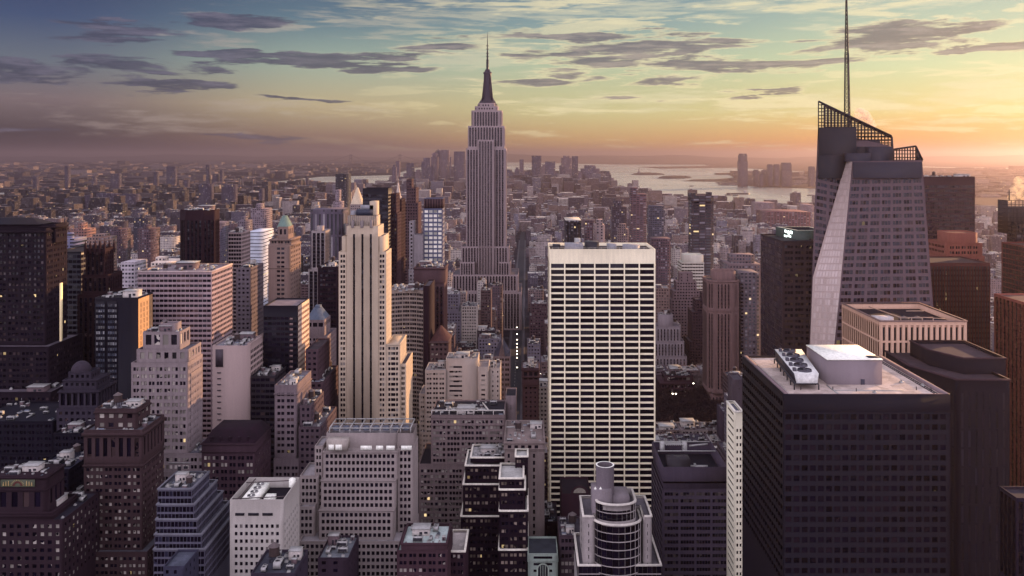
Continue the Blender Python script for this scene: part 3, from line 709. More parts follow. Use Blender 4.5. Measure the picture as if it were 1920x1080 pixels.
for xa_, xb_, yy, D_ in ((616, 626, 834, 446.2), (629, 641, 834, 446.2), (676, 697, 836, 449.4), (705, 718, 836, 449.4), (724, 740, 836, 449.4), (752, 772, 836, 449.4)):
    part(r, b, 'door', (lambda xa_, xb_, yy, D_: lambda bm: pbox(bm, xa_, xb_, yy, 844, D_, .3))(xa_, xb_, yy, D_), [WHITE])
def lat(bm):
    y0, y1 = 458, 474; z = Z(808, 458)+1.5
    for k in range(9):
        x = X(618, 458)+k*(X(770, 458)-X(618, 458))/8; bm.bar((x, y0, z), (x, y1, z), .25); bm.bar((x, y0, z-3), (x, y0, z), .2); bm.cyl(x+2, y0+7, z-3, z-1, 1.8, 1.7, 10, 1) if k < 8 else None
    for y in (y0, y0+8, y1): bm.bar((X(618, 458), y, z), (X(770, 458), y, z), .25)
part(r, b, 'roof_frame', lat, [GALV, plain('chiller_blue', 110, 116, 132)])

# -- central limestone tower with three dark strips
LQ = wall(190, 170, 142, .9, .22)
sQ = Style(LQ, glass(24, 20, 40, .22, 170, 160, 150, .008), 'w.w', 6, '#', '#', 3.42, .58, .4, 1.5)
sQc = Style(LQ, glass(10, 8, 22, .0, 20, 20, 20, 0), 't', 5.6, '##T', 'T##', 400, 1.0, .8, 1.5)
stripes = Style(LQ, glass(10, 8, 22, .0, 20, 20, 20, 0), 'tP', 7.0, 'P', '', 3.42, .7, 1.0, 5.0, sp=wall(16, 12, 26, .6), sprec=.9)
Q = building('limestone_tower', 'tall pale limestone tower with three dark vertical window strips and sunlit west side', 'tower', 570,
    [(652, 706, 405, 3, 14, {'st': sQ.but(unit='#', bay=200), 'zb': 427}), (650, 709, 424, 0, 22, {'st': stripes, 'side': Style(LQ, G0, '#v#', 4.5, '#', '#', 10, .8, .4, 2), 'zb': 1000}), (641, 650.6, 443, 1.5, 22, {'st': sQ.but(unit='v', bay=4, fh=26, wh=.8), 'zb': 475}), (708.4, 718, 443, 1.5, 24, {'st': sQ.but(unit='v', bay=4, fh=26, wh=.8), 'side': Style(LQ, G0, '#v#', 4.5, '#', '#', 10, .8, .4, 2), 'zb': 475}),
     (635, 650.4, 472, .8, 28, {'zb': 1000, 'st': sQ.but(bay=6)}), (708.6, 724, 472, .8, 22, {'zb': 1000, 'side': sQ.but(unit='v#', bay=3.4)}), (724.4, 750, 645, 1.2, 30, {'zb': 1000, 'cor': [(646, .3, .5)], 'side': sQ.but(unit='v#', bay=3.4)}), (750.4, 761, 682, 3, 34, {'zb': 1000, 'side': sQ.but(unit='v#', bay=3.4)}), (628, 766, 990, -3, 40)],
    sQ.but(ind=True), 'the three-strip limestone tower', roofc=(110, 100, 108))
r, b, i = Q
def crown(bm):
    D0 = 573
    for k in range(15): x = X(653, D0)+k*(X(705, D0)-X(653, D0))/14; bm.box(x-.25, x+.25, D0-.35, D0, Z(422, D0), Z(404, D0))
    for px in (660.5, 678, 695.5):
        x = X(px+.6, 570); bm.box(x-.9, x+.9, 569.4, 573.2, Z(424, 570)-1, Z(416, 570)); bm.cyl(x, 571, Z(416, 570), Z(411, 570), 1.1, .05, 6)
part(r, b, 'crown', crown, [wall(150, 136, 130)])
def ment(bm):
    pbox(bm, 668, 698, 393, 404, 578, 8, 0); pbox(bm, 676, 700, 385, 393, 580, 5, 1); bm.box(X(692, 578), X(705, 578), 580, 590, Z(404, 578), Z(378, 578), 2)
    bm.cyl(X(660, 576), 582, Z(404, 576), Z(396, 576), 2.2, 2.0, 12, 1)
part(r, b, 'mechanical_penthouse', ment, [plain('mech_blue', 70, 76, 100), plain('mech_grey', 150, 148, 150), LQ])

# -- curved banded block right of it
sR = Style(wall(164, 146, 130), glass(44, 36, 52, .35, 120, 108, 112, .02), 'w_', 1.9, '_', '_', 3.5, .58, .3, 2.5)
curve = [(0, .0), (.2, .12), (.4, .19), (.6, .2), (.8, .16), (1, .05), (1, 1), (0, 1)]
r, b, i = building('curved_block', 'banded office block with a concave curved front and brown brick flank', 'office', 700,
    [(726, 793, 545, 0, 34, {'poly': curve})], sR, 'the curved banded block', roofc=(140, 128, 132), clut=0)
building('brick_wing', 'narrow dark brick wing attached west of the curved banded block', 'office', 700,
    [(793.5, 806, 536, 0, 36)], Style(wall(74, 46, 56), G_BR, 'v', 400, 'B', 'B', 400, .1, .1, 1), None, roofc=(110, 96, 100))
sS = Style(wall(112, 84, 88), G_BR, 'w#', 4.0, '#', '', 3.7, .62, .5, 3, sp=wall(80, 56, 64))
building('arcaded_tower', 'brown tower with tall arcaded top storeys under the white grid tower', 'tower', 760,
    [(776, 834, 502, 0, 30, {'st': sS.but(fh=15, wh=.8, sp=None), 'zb': 530, 'cor': [(503, .6, 1)]}), (778, 833, 530, .6, 30)], sS, 'the arcaded brown tower', roofc=(130, 116, 120), clut=0)
sT = Style(wall(104, 108, 134, .6, .1), glass(214, 210, 190, .25, 226, 226, 206, .0, .3, .3, .3), 'w.', 4.4, '.', '', 4.2, .62, .35, 1)
building('grid_tower', 'bright white gridded tower with dark mechanical crown and warm lit west edge', 'tower', 820,
    [(795, 830, 372, 0, 18, {'st': Style(wall(92, 66, 74), G_BR, 'w:', 3.6, '_', '_', 9, .8, .4, 1), 'zb': 391}), (794, 830, 391, -.4, 19)], sT, 'the white grid tower', roofc=(90, 76, 84))
_r, _b, _i = INFO['bright white gridded tower with dark mechanical crown and warm lit west edge']
part(_r, _b, 'mechanical_crown', lambda bm: (pbox(bm, 794.6, 830.4, 373, 390.5, 819.7, 18), [pbox(bm, 795+k*5, 796.2+k*5, 373.5, 390, 819.4, .3, 1) for k in range(8)]), [wall(92, 66, 74), wall(130, 100, 98)])
building('party_wall_tower', 'narrow tower with one blank white wall beside the white grid tower', 'tower', 815,
    [(767, 776, 415, 2, 16, {'zb': 1000}), (776, 793, 440, 0, 14, {'zb': 1000, 'st': Style(wall(206, 196, 170), G0, 'v', 200, 'BBBBB', '#', 4, .3, .1, 1)}), (766, 793.4, 505, -1, 22)], Style(wall(150, 140, 140), G0, 'w#', 3.4, '#', '', 3.6, .5, .3, 1), 'the blank white wall', roofc=(150, 140, 140))
building('dark_slab', 'tall dark plum slab with a thin sunlit edge, behind the three-strip tower', 'tower', 900,
    [(680, 728, 353, 0, 24)], Style(wall(46, 24, 44, .5, .2), G_DARK, 'w_', 3, '_', '_', 3.7, .6, .15, 6), 'the dark plum slab', roofc=(50, 36, 50))
sB = Style(wall(96, 66, 74), G_BR, 'w#', 3.2, '#', '', 3.7, .5, .3, 1)
building('brick_tower', 'thin brown tower with banded front, first right of the dark plum slab', 'tower', 920,
    [(733, 743, 363, 0, 26, {'zb': 1000}), (733, 745, 400, -2, 30)], sB, None, roofc=(110, 90, 92))
building('brick_tower', 'thin maroon tower with flat top, second right of the dark plum slab', 'tower', 950,
    [(745, 753, 374, 0, 30), ], sB.but(wall=wall(84, 52, 60)), None, roofc=(110, 90, 92))
building('brick_tower', 'stepped red brick tower with sunlit shafts left of the white grid tower', 'tower', 1050,
    [(762, 772, 336, 0, 18, {'zb': 420}), (762, 780, 352, -2, 26, {'zb': 1000}), (758, 784, 380, -4, 32)], sB.but(wall=wall(112, 84, 86)), None, roofc=(120, 96, 96))
# clock tower with needle spire
r, b, i = building('clock_tower', 'slim pale clock tower with a needle spire, above the thin brown towers', 'tower', 1750,
    [(741, 751, 368, 0, 14, {'zb': 1000, 'cor': [(372, .8, 1)]}), (735, 757, 420, 6, 40)], Style(wall(190, 172, 156), G0, 'w#', 4, '#', '', 4, .4, .3, 2), 'the needle spire', roofc=(160, 140, 130))
part(r, b, 'spire', lambda bm: (bm.prism([(X(742, 1750), 1751), (X(750, 1750), 1751), (X(750, 1750), 1760), (X(742, 1750), 1760)], Z(368, 1750), Z(343, 1750), 0, sc=.22), bm.bar((X(746, 1755), 1755.5, Z(343, 1755)), (X(746, 1755), 1755.5, Z(324, 1755)), .9, 0, .15)), [wall(196, 176, 156)])
# gilded pyramid tower
r, b, i = building('pyramid_tower', 'tower topped with a steep pale golden pyramid, behind the three-strip tower', 'tower', 1500,
    [(656, 680, 383, 0, 24, {'zb': 1000}), (648, 690, 420, -6, 50)], Style(wall(160, 140, 132), G0, 'w#', 4, '#', '', 4, .5, .3, 2), 'the golden pyramid', roofc=(130, 110, 110))
part(r, b, 'pyramid_roof', lambda bm: (bm.prism([(X(657, 1500), 1501), (X(679, 1500), 1501), (X(679, 1500), 1521), (X(657, 1500), 1521)], Z(383, 1500), Z(352, 1500), 0, sc=.13), bm.bar((X(668, 1511), 1511, Z(353, 1511)), (X(668, 1511), 1511, Z(346, 1511)), 1.0, 0, .1)), [wall(206, 184, 148, .4)])

# -- tower with green pyramid roof
sX = Style(wall(150, 124, 112), G_BR, 'w.w#', 5.6, '#', '', 3.6, .5, .4, 1.2)
r, b, i = building('pyramid_roofed_tower', 'ornate tan stone tower with balustraded crown under a truncated green copper roof', 'tower', 680,
    [(521, 540, 425, 7, 16, {'zb': 448, 'st': sX.but(fh=7, wh=.6, unit='w#', bay=5)}), (506, 546, 448, 3, 26, {'zb': 462, 'cor': [(449, .8, 1), (459, 1.0, 1.2)]}), (503, 544, 460, 0, 32, {'st': sX.but(unit='##w.w##', bay=18), 'side': sX.but(unit='w#', bay=5), 'cor': [(502, .4, .6), (571, .6, 1)]}), (498, 552, 640, -2, 40)],
    sX, 'the green-roofed tower', roofc=(120, 100, 100))
part(r, b, 'copper_roof', lambda bm: bm.prism([(X(520, 690), 688), (X(542, 690), 688), (X(542, 690), 702), (X(520, 690), 702)], Z(426, 690), Z(405, 690), 0, sc=.3), [wall(120, 146, 132, .6)])

# -- octagonal dark brown tower
sY = Style(wall(80, 52, 62), G_DARK, 'w#', 4.0, '#', '', 3.8, .6, .6, 9, sp=wall(48, 30, 42))
building('octagonal_tower', 'dark brown octagonal tower with tall ribs and a heavy plain crown', 'tower', 780,
    [(331, 397, 394, 0, 28, {'ch': 8}), (333, 395, 620, -3, 40)], sY, 'the brown octagonal tower', roofc=(90, 70, 74), clut=0)
building('small_office_tower', 'small dark-windowed tower with a pink striped west side, right of the octagonal tower', 'tower', 820,
    [(428, 453, 436, 0, 26)], Style(wall(156, 140, 140), glass(40, 36, 52, .1, 90, 90, 100, 0), 'w_', 2.4, '_', '_', 3.7, .6, .3, 1, sp=wall(80, 72, 84)).but(side=None) if 0 else Style(wall(168, 146, 140), glass(40, 36, 52, .1, 90, 90, 100, 0), 'w_', 2.4, '_', '_', 3.7, .6, .3, 1), 'the pink-sided tower', roofc=(150, 140, 140), clut=0)
building('stone_block', 'pale rough stone block with bright sunlit west wall behind the striped block', 'block', 700,
    [(443, 470, 502, 0, 34)], Style(wall(132, 118, 124), G0, 'w#', 3.6, '#', '', 3.6, .45, .3, 1), None, roofc=(150, 140, 140), clut=0)
building('pier_fronted_tower', 'grey tower with pale piers and bright west edge, right of the green-roofed tower', 'tower', 960,
    [(594, 604, 424, 6, 10, {'zb': 433}), (584, 610, 433, 0, 28, {'st': None or Style(wall(166, 152, 148), G_DARK, 'T#', 6, '#', '', 4, .7, .5, 2, sp=wall(92, 84, 96))}), (578, 614, 505, -4, 40)], Style(wall(166, 152, 148), G_DARK, 'T#', 6, '#', '', 4, .7, .5, 2, sp=wall(92, 84, 96)), 'the pale-piered tower', roofc=(140, 130, 132))
building('dark_block', 'low maroon office block with rows of lit dots, left of the three-strip tower', 'office', 690,
    [(596, 634, 500, 0, 40)], Style(wall(66, 44, 58), G_BR, 'w_', 2.6, '#', '#', 3.7, .5, .3, 2), None, roofc=(120, 106, 112), clut=0)

# -- black slab with striped side
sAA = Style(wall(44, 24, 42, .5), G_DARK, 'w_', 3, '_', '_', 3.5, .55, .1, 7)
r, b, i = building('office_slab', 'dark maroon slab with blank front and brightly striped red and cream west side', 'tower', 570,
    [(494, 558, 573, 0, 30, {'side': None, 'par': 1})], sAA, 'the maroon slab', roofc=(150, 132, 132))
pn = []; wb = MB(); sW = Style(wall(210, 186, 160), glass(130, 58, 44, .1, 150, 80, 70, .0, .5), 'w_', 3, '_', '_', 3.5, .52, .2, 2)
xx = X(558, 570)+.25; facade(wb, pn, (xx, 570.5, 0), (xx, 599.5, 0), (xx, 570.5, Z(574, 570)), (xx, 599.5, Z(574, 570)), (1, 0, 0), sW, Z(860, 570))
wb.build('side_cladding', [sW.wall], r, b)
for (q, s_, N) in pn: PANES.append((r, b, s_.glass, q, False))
part(r, b, 'window_column', lambda bm: [pbox(bm, 543, 549, y, y+4, 569.9, .05) for y in range(596, 700, 10)], [plain('lit_blind', 150, 120, 112)])

# -- grey tower with blue pyramid
sBB = Style(wall(150, 132, 132), G_BR, 'w.w#', 5.6, '#', '', 3.6, .5, .4, 1.2)
r, b, i = building('pyramid_roofed_tower', 'grey stone tower under a truncated pale blue pyramid roof', 'tower', 640,
    [(572, 608, 600, 3, 20, {'st': sBB.but(unit='W:', fh=6, wh=.5), 'zb': 632}), (570, 614, 630, 0, 30)], sBB, 'the blue-pyramid tower', roofc=(120, 110, 120))
part(r, b, 'pyramid_roof', lambda bm: (bm.prism([(X(573, 643), 643.5), (X(607, 643), 643.5), (X(607, 643), 662), (X(573, 643), 662)], Z(600, 643), Z(580, 643), 0, sc=.35), bm.box(X(586, 643), X(596, 643), 650, 655, Z(580, 643), Z(576, 643), 0)), [wall(112, 124, 142, .5)])
building('brick_block', 'mauve brick block stepping down toward the street below the blue-pyramid tower', 'block', 560,
    [(573, 597, 655, 0, 34, {'zb': 1000}), (570, 606, 716, -3, 44)], Style(wall(110, 84, 90), G_BR, 'w#', 3.6, '#', '', 3.6, .45, .3, 1), None, roofc=(96, 84, 92), clut=1)
building('stone_block', 'grey stone block with arched top windows, left of the limestone block', 'block', 500,
    [(515, 556, 722, 0, 34, {'cor': [(738, .5, .6)], 'st': Style(wall(138, 120, 122), G_BR, 'w.w#', 5.2, '#', '', 3.7, .5, .4, 4)}), (513, 562, 860, -2, 40)], Style(wall(138, 120, 122), G_BR, 'w.w#', 5.2, '#', '', 3.7, .5, .4, 4), 'the arched grey block', roofc=(140, 130, 132), clut=0)
building('banded_block', 'dull olive glass block in shade right of the blank beige slab', 'office', 545,
    [(470, 516, 705, 0, 40, {'side': Style(wall(92, 82, 88), G_BR, 'w_', 3, '_', '_', 3.6, .55, .2, 1)})], Style(wall(84, 74, 82), G_BR, 'w_', 3, '_', '_', 3.6, .55, .2, 1), None, roofc=(100, 92, 96), clut=0)
building('brick_block', 'low brown block with a bright west edge below the blue-pyramid tower', 'block', 500,
    [(562, 584, 760, 0, 30, {'zb': 1000}), (560, 602, 800, -3, 40)], Style(wall(112, 92, 98), G_BR, 'w#', 3.6, '#', '', 3.6, .45, .3, 1), None, roofc=(128, 118, 122), clut=[0, 1])

# -- cluster right of the curved block
building('gabled_tower', 'brown tower with a steep red pyramid roof lit orange on one side', 'tower', 700,
    [(805, 841, 640, 0, 26, {'cor': [(642, .6, .8)]})], Style(wall(118, 92, 92), G_BLIND, 'w#', 4, '#', '', 4, .45, .3, 1), 'the red pyramid roof', roofc=(90, 60, 60))
r, b, i = INFO['brown tower with a steep red pyramid roof lit orange on one side']
part(r, b, 'pyramid_roof', lambda bm: bm.prism([(X(806, 700), 700.5), (X(840, 700), 700.5), (X(841, 700), 725), (X(806, 700), 725)], Z(640, 700), Z(612, 710), 0, sc=.12), [wall(118, 76, 72, .7)])
sLL = Style(wall(186, 170, 154, .9, .2), G_BLIND, 'w.w#', 5.0, '#', '', 3.5, .45, .35, 1.5)
blank = Style(wall(186, 170, 154, .9, .2), G_BLIND, 'w', 40, '#', 'TB', 3.5, .4, .3, 5)
building('pale_brick_block', 'pale cream brick block in staggered wings with one big blank wall', 'block', 625,
    [(836, 896, 672, 4, 20, {'zb': 1200, 'st': blank}), (797, 836, 694, 2, 24, {'zb': 1200}), (896, 916, 688, 2, 22, {'zb': 1200, 'st': blank.but(end='#')}), (916, 938, 690, 6, 24, {'zb': 1200, 'st': sLL.but(unit='#v#')}), (786, 798, 738, 6, 24, {'zb': 1200}), (790, 940, 810, -1, 36)], sLL.but(ind=True), 'the pale cream block', roofc=(150, 140, 138), clut=[0, 1, 3, 5])
sU = Style(wall(142, 122, 118), G_BLIND, 'w.w.w.w#', 10, '#', '', 3.5, .56, .4, 3)
r, b, i = building('office_block', 'broad grey stone block with paired windows and glazed rooftop sheds', 'office', 545,
    [(808, 946, 778, 0, 34, {'cor': [(797, .3, .4), (783, .3, .3)]}), (785, 950, 870, -2, 40)], sU.but(ind=True), 'the broad paired-window block', roofc=(64, 56, 68), clut=0)
part(r, b, 'roof_frame', lambda bm: [bm.bar(p, q, .35) for p, q in (((X(809, 545), 545.6, Z(770, 545)), (X(945, 545), 545.6, Z(770, 545))), ((X(838, 560), 556, Z(762, 560)), (X(905, 560), 556, Z(762, 560))), ((X(838, 560), 556, Z(762, 560)), (X(838, 545), 546, Z(770, 545))), ((X(905, 565), 565, Z(755, 565)), (X(915, 548), 548, Z(768, 548))))]+[bm.bar((X(p, 545), 545.6, Z(779, 545)), (X(p, 545), 545.6, Z(770, 545)), .25) for p in (809, 826, 842, 857, 872, 888, 905, 925, 945)], [wall(196, 190, 176)])
building('tapered_tower', 'slender tan block with a steep gabled gothic front, left of the avenue', 'tower', 720,
    [(925, 957, 668, 0, 22, {'cor': []})], Style(wall(140, 118, 116), G_BR, 'w.w#', 5, '#', '', 4.2, .5, .4, 1.2), 'the gabled gothic block', roofc=(110, 98, 106))
r, b, i = INFO['slender tan block with a steep gabled gothic front, left of the avenue']
def gab(bm):
    x0, x1 = X(926, 720), X(956, 720); z = Z(668, 720); zt = Z(641, 720); cx = (x0+x1)/2
    bm.poly([(x0+4, 720.2, z), (x1-4, 720.2, z), (cx, 720.2, zt)]); bm.poly([(x0+4, 721, z), (x1-4, 721, z), (cx, 721, zt)])
    bm.quad((x0+4, 720.2, z), (cx, 720.2, zt), (cx, 740, zt), (x0, 741, z), 1); bm.quad((x1-4, 720.2, z), (cx, 720.2, zt), (cx, 740, zt), (x1, 741, z), 1)
    bm.box(cx-.3, cx+.3, 719.9, 720.5, zt-1, zt+2)
part(r, b, 'gable', gab, [wall(146, 124, 120), roofm(104, 98, 116)])
r, b, i = building('renaissance_tower', 'narrow brown tower with three arched windows under a pale cornice', 'tower', 700,
    [(979, 1011, 690, 0, 24, {'cor': [(693, .8, 1), (705, .5, 1.6)], 'st': Style(wall(156, 136, 122), G_DARK, 'W#', 4, '#', '', 9, .7, .5, 2.4), 'zb': 722}), (979.5, 1010.5, 722, .4, 23, {'cor': [(724, .4, .6)]})], Style(wall(104, 76, 82), G_DARK, '#w#', 5, '#', '#', 3.8, .42, .4, 1), 'the narrow arched tower', roofc=(150, 136, 134), clut=0)
building('office_block', 'low cream block with a row of square attic windows left of the white slab tower', 'office', 490,
    [(946, 1021, 828, 0, 40, {'cor': [(830, .5, .6), (841, .5, .5)], 'st': Style(wall(176, 158, 140), G_DARK, 'w#', 4.2, '#', '#', 3.6, .5, .4, 1.6), 'zb': 846}), (946, 1021, 846, .3, 39.4)], Style(wall(150, 132, 124), G_DARK, 'v##', 6, '#', '#', 4, .6, .4, 1), 'the cream attic-window block', roofc=(140, 128, 128), clut=0)
building('stone_block', 'plain grey stair tower with one small window beside the paired-window block', 'block', 575,
    [(948, 968, 742, 0, 20)], Style(wall(146, 128, 126), G_DARK, 'v', 60, 'BB', 'BB', 11, .3, .4, 4), None, roofc=(70, 62, 72))

# -- dark brick stepped block with white copings, bottom centre
WCOPE = plain('white_coping', 214, 206, 184, .7)
sK = Style(wall(66, 36, 52), glass(24, 18, 34, .45, 180, 160, 140, .03), 'w.w#', 4.6, '#', '', 4.0, .45, .35, 1.2)
building('brick_apartment_block', 'dark plum brick block with pale windows and white rooftop copings', 'block', 490,
    [(882, 950, 858, 6, 22, {'zb': 868}), (872, 951, 873, 3, 26, {'zb': 910}), (868, 950, 908, 1, 30), (864, 950, 968, -1, 36)], sK.but(ind=True), 'the plum brick block', roofc=(170, 166, 160), cope=WCOPE, clut=0)
building('brick_apartment_block', 'slimmer plum brick wing stepping forward in white-edged terraces', 'block', 455,
    [(966, 990, 856, 18, 12, {'zb': 1000}), (936, 982, 897, 0, 22), (936, 985, 918, -1, 26), (936, 990, 958, -2, 30), (935, 990, 1031, -4, 34)], sK.but(ind=True, start='#'), 'the white-edged plum wing', roofc=(176, 174, 164), cope=WCOPE)

# -- white slab
WG = wall(222, 210, 172, .7, .22)
sGr = Style(WG, glass(12, 8, 24, .16, 56, 44, 60, .008, .2, .25), 'w_', 9.7, '_', '_', 3.97, .70, .28, 9.0, sill=.5)
sGr = sGr.but(unit='T_', bay=9.9)
r, b, i = building('white_slab_tower', 'big white slab tower with seven bays of dark horizontal windows', 'tower', 560,
    [(1030, 1229, 467, 0, 41, {'par': 2.2})], sGr.but(ind=True), 'the white slab tower', roofc=(96, 84, 88))
def crownw(bm):
    for px in (1032, 1058.8, 1087, 1115, 1142.8, 1170.6, 1198.5, 1227.2): x = X(px, 560); bm.box(x-.42, x+.42, 559.35, 560, 0, Z(492, 560))
part(r, b, 'pier_row', crownw, [WG], None)
xa, xb, ya, yb, z0, z1, par = i[0]
def mech(bm):
    bm.box(xa+11, xa+23, ya+14, ya+26, z1-2.2, z1+1.8, 0); bm.box(xa+25, xa+34, ya+18, ya+30, z1-2.2, z1+2.6, 1); bm.box(xa+3, xa+8, ya+20, ya+30, z1-2.2, z1+.4, 1)
    bm.cyl(xa+56, ya+22, z1-2.2, z1+.6, 6, 5.8, 16, 0); bm.box(xa+18, xa+22, ya+26, ya+30, z1, z1+4.4, 2); bm.box(xa+40, xa+46, ya+20, ya+28, z1-2.2, z1+1, 0)
part(r, b, 'mechanical_penthouse', mech, [plain('mech_grey', 150, 148, 150), plain('mech_dark', 60, 54, 66), GALV])
part(r, b, 'roof_rail', lambda bm: [bm.bar((xa+2+k*4, ya+1.5, z1-2.2), (xa+2+k*4, ya+1.5, z1+.9), .08) for k in range(17)]+[bm.bar((xa+2, ya+1.5, z1+.9), (xb-2, ya+1.5, z1+.9), .07)], [GALV])
# -- the tall stepped landmark with a mast
LE = wall(162, 142, 138, .7, .2)
GE = glass(30, 22, 44, .12, 110, 100, 110, .004, .25)
sZ = Style(LE, GE, 'tt#', 4.6, '#', '#', 3.75, .7, .7, 2.0, sp=wall(112, 98, 108, .6), sprec=.5)
sZc = sZ.but(unit='t_t#', bay=5.2)
r, b, i = building('art_deco_skyscraper', 'tallest stepped limestone skyscraper in the middle with a tapering mast and needle antenna', 'skyscraper', 1290,
    [(896, 928, 193, 12, 26, {'zb': 202, 'ch': 5}), (890, 934, 199, 9, 32, {'ch': 4, 'zb': 210}), (883.5, 941.5, 207, 6, 38, {'ch': 3, 'zb': 240}), (877.5, 946, 236, 3.5, 43, {'zb': 280}), (874, 949, 278, 2, 46, {'zb': 1200}),
     (896, 927, 262, -.5, 40, {'zb': 1200, 'st': sZc, 'noroof': False}), (865, 955, 462, 0, 50, {'zb': 1200}), (862.5, 890, 491, -5, 58, {'zb': 1200}), (934, 957.5, 491, -5, 58, {'zb': 1200}), (848, 972, 515, -12, 74), (842, 978, 548, -20, 92)], sZ.but(ind=True), 'the tall masted skyscraper', roofc=(120, 108, 112), clut=-1)
MAST = wall(92, 80, 90, .5, .2)
def mast(bm):
    cx, cyy = X(912.5, 1290), 1318; prof = [(199, 15.5), (195, 15), (194.8, 13.2), (191, 12.6), (187, 10), (182, 8.4), (176, 7.3), (165, 6.3), (150, 5.9), (139, 5.6), (138, 6.6), (135.5, 6.4), (134.5, 4.6), (131, 3.8), (129.5, 2.2)]
    for (ya, ra), (yb_, rb) in zip(prof, prof[1:]): bm.cyl(cx, cyy, Z(ya, 1318), Z(yb_, 1318), ra, rb, 16, 0)
    for k in range(4):
        a = math.pi/4+k*math.pi/2; bm.bar((cx+11*math.cos(a), cyy+11*math.sin(a), Z(192, 1318)), (cx+5.8*math.cos(a), cyy+5.8*math.sin(a), Z(140, 1318)), 1.1, 0, .7)
part(r, b, 'mast', mast, [MAST])
def ant(bm):
    cx, cyy = X(912.9, 1300), 1318; pr = [(130, 1.9), (112, 1.7), (111, 1.2), (96, 1.1), (95, .75), (78, .6), (60, .15)]
    for (ya, ra), (yb_, rb) in zip(pr, pr[1:]): bm.cyl(cx, cyy, Z(ya, 1318), Z(yb_, 1318), ra, rb, 8, 0)
    for y in (124, 118, 113, 106, 100, 92, 86): bm.box(cx-2.1, cx+2.1, cyy-.5, cyy+.5, Z(y, 1318)-.5, Z(y, 1318)+.5)
part(r, b, 'antenna', ant, [STEEL])

# -- right of the white slab
sV = Style(wall(146, 114, 108), G_DARK, 't#', 4.2, '#', '#', 3.7, .66, .6, 3.5, sp=wall(96, 74, 78), sprec=.45)
building('octagonal_tower', 'slender reddish brown chamfered tower with long ribs and a raised drum on top', 'tower', 870,
    [(1339, 1381, 509, 8, 22, {'ch': 4, 'st': Style(wall(150, 118, 112), G0, 'v', 300, 'B', 'B', 400, .1, .1, 1), 'par': 4, 'cor': []}), (1329, 1389, 526, 0, 38, {'ch': 7, 'cor': [(528, .4, 1)], 'zb': 582}), (1329, 1389, 582, -.01, 38, {'ch': 7, 'cor': [(583, .4, .8)], 'noroof': True, 'zb': 738}), (1333, 1384, 738, 3, 32)], sV, 'the chamfered brown tower', roofc=(110, 90, 90))
sZZ = Style(wall(140, 116, 116), G_BR, 'w#', 4, '#', '', 3.8, .5, .35, 1)
building('ziggurat_block', 'pinkish stone setback block rising in many narrow terraces', 'block', 1100,
    [(1274, 1299, 511, 12, 12, {'st': sZZ.but(unit='v###', bay=10)}), (1268, 1306, 528, 9, 18), (1262, 1312, 545, 6, 24), (1258, 1318, 562, 3, 30), (1254, 1322, 590, 0, 40)], sZZ, 'the pinkish ziggurat', roofc=(150, 130, 130))
building('ziggurat_block', 'darker brown setback block directly right of the pinkish ziggurat', 'block', 1040,
    [(1316, 1332, 548, 6, 14), (1305, 1335, 562, 4, 22), (1298, 1340, 585, 2, 30), (1292, 1345, 640, 0, 36)], Style(wall(98, 72, 80), G_BR, 'w#', 3.6, '#', '', 3.6, .45, .35, 1), 'the darker ziggurat', roofc=(110, 92, 96))
building('setback_block', 'pale grey wedding-cake block with vertical window strips right beside the white slab', 'block', 1010,
    [(1236, 1262, 590, 6, 14, {'st': sZZ.but(unit='B', bay=100)}), (1229, 1276, 612, 3, 24), (1226, 1283, 640, 1.5, 28), (1222, 1288, 668, 0, 34)], Style(wall(158, 144, 144), G_BR, 't#', 4, '#', '', 3.7, .7, .5, 3, sp=wall(120, 108, 114), sprec=.4), 'the pale wedding-cake block', roofc=(130, 116, 120), clut=[0])
building('stepped_office_block', 'pale cream office block with horizontal bands, behind the pinkish ziggurat', 'office', 1200,
    [(1283, 1319, 478, 10, 26, {'st': Style(wall(206, 204, 172), G0, '_w_', 400, 'B', 'B', 400, .1, .1, 1), 'zb': 492}), (1278, 1320, 492, 4, 34), (1276, 1338, 548, 0, 44)], Style(wall(196, 186, 166), G_BR, 'w_', 4, '_', '_', 4.4, .4, .3, 1), 'the pale banded block', roofc=(190, 190, 166))
building('brick_block', 'ornate dark red brick block with rooftop greenhouse facing the winter park', 'block', 905,
    [(1246, 1300, 704, 6, 20, {'zb': 716, 'st': Style(wall(150, 140, 140), G_BLIND, 'w_', 5, '#', '#', 5, .6, .3, 1.5)}), (1238, 1302, 718, 0, 34, {'cor': [(719, .6, .8), (732, .4, .5)]})], Style(wall(100, 68, 78), G_BLIND, 'w.w#', 7, '#', '', 5.2, .55, .4, 1.4), 'the greenhouse-topped brick block', roofc=(70, 60, 70), clut=0)

# -- near right: horizontally banded office with grey roof screen
sRO = Style(wall(98, 84, 100, .7), glass(34, 28, 46, .34, 120, 108, 104, .03), 'w_w_w_w_w#', 9.5, '#', '', 3.6, .5, .3, 1.5)
r, b, i = building('office_block', 'grey mauve office block with blank roof screen, left of the thin white tower', 'office', 450,
    [(1243, 1364, 876, 0, 40, {'st': Style(wall(128, 118, 128), G0, 'v', 300, 'B', 'B', 400, .1, .1, 1), 'zb': 903, 'par': 7}), (1243.6, 1364, 906, 2.2, 36, {'zb': 916, 'noroof': True, 'st': Style(wall(40, 32, 46), G_BLIND, 'W_', 9, '_', '_', 2.6, .9, .3, .2)}), (1242, 1366, 916, .0, 40, {'noroof': True})], sRO.but(ind=True), 'the screened office block', roofc=(52, 44, 58))
xa, xb, ya, yb, z0, z1, par = i[0]
def ro(bm):
    bm.box(xa+4, xa+16, ya+8, ya+16, z1-7, z1+1, 0)
    for k in (7, 13): bm.cyl(xa+k, ya+12, z1+1, z1+2.6, 3, .1, 10, 0)
part(r, b, 'penthouse', ro, [plain('mech_brown', 64, 48, 58)])
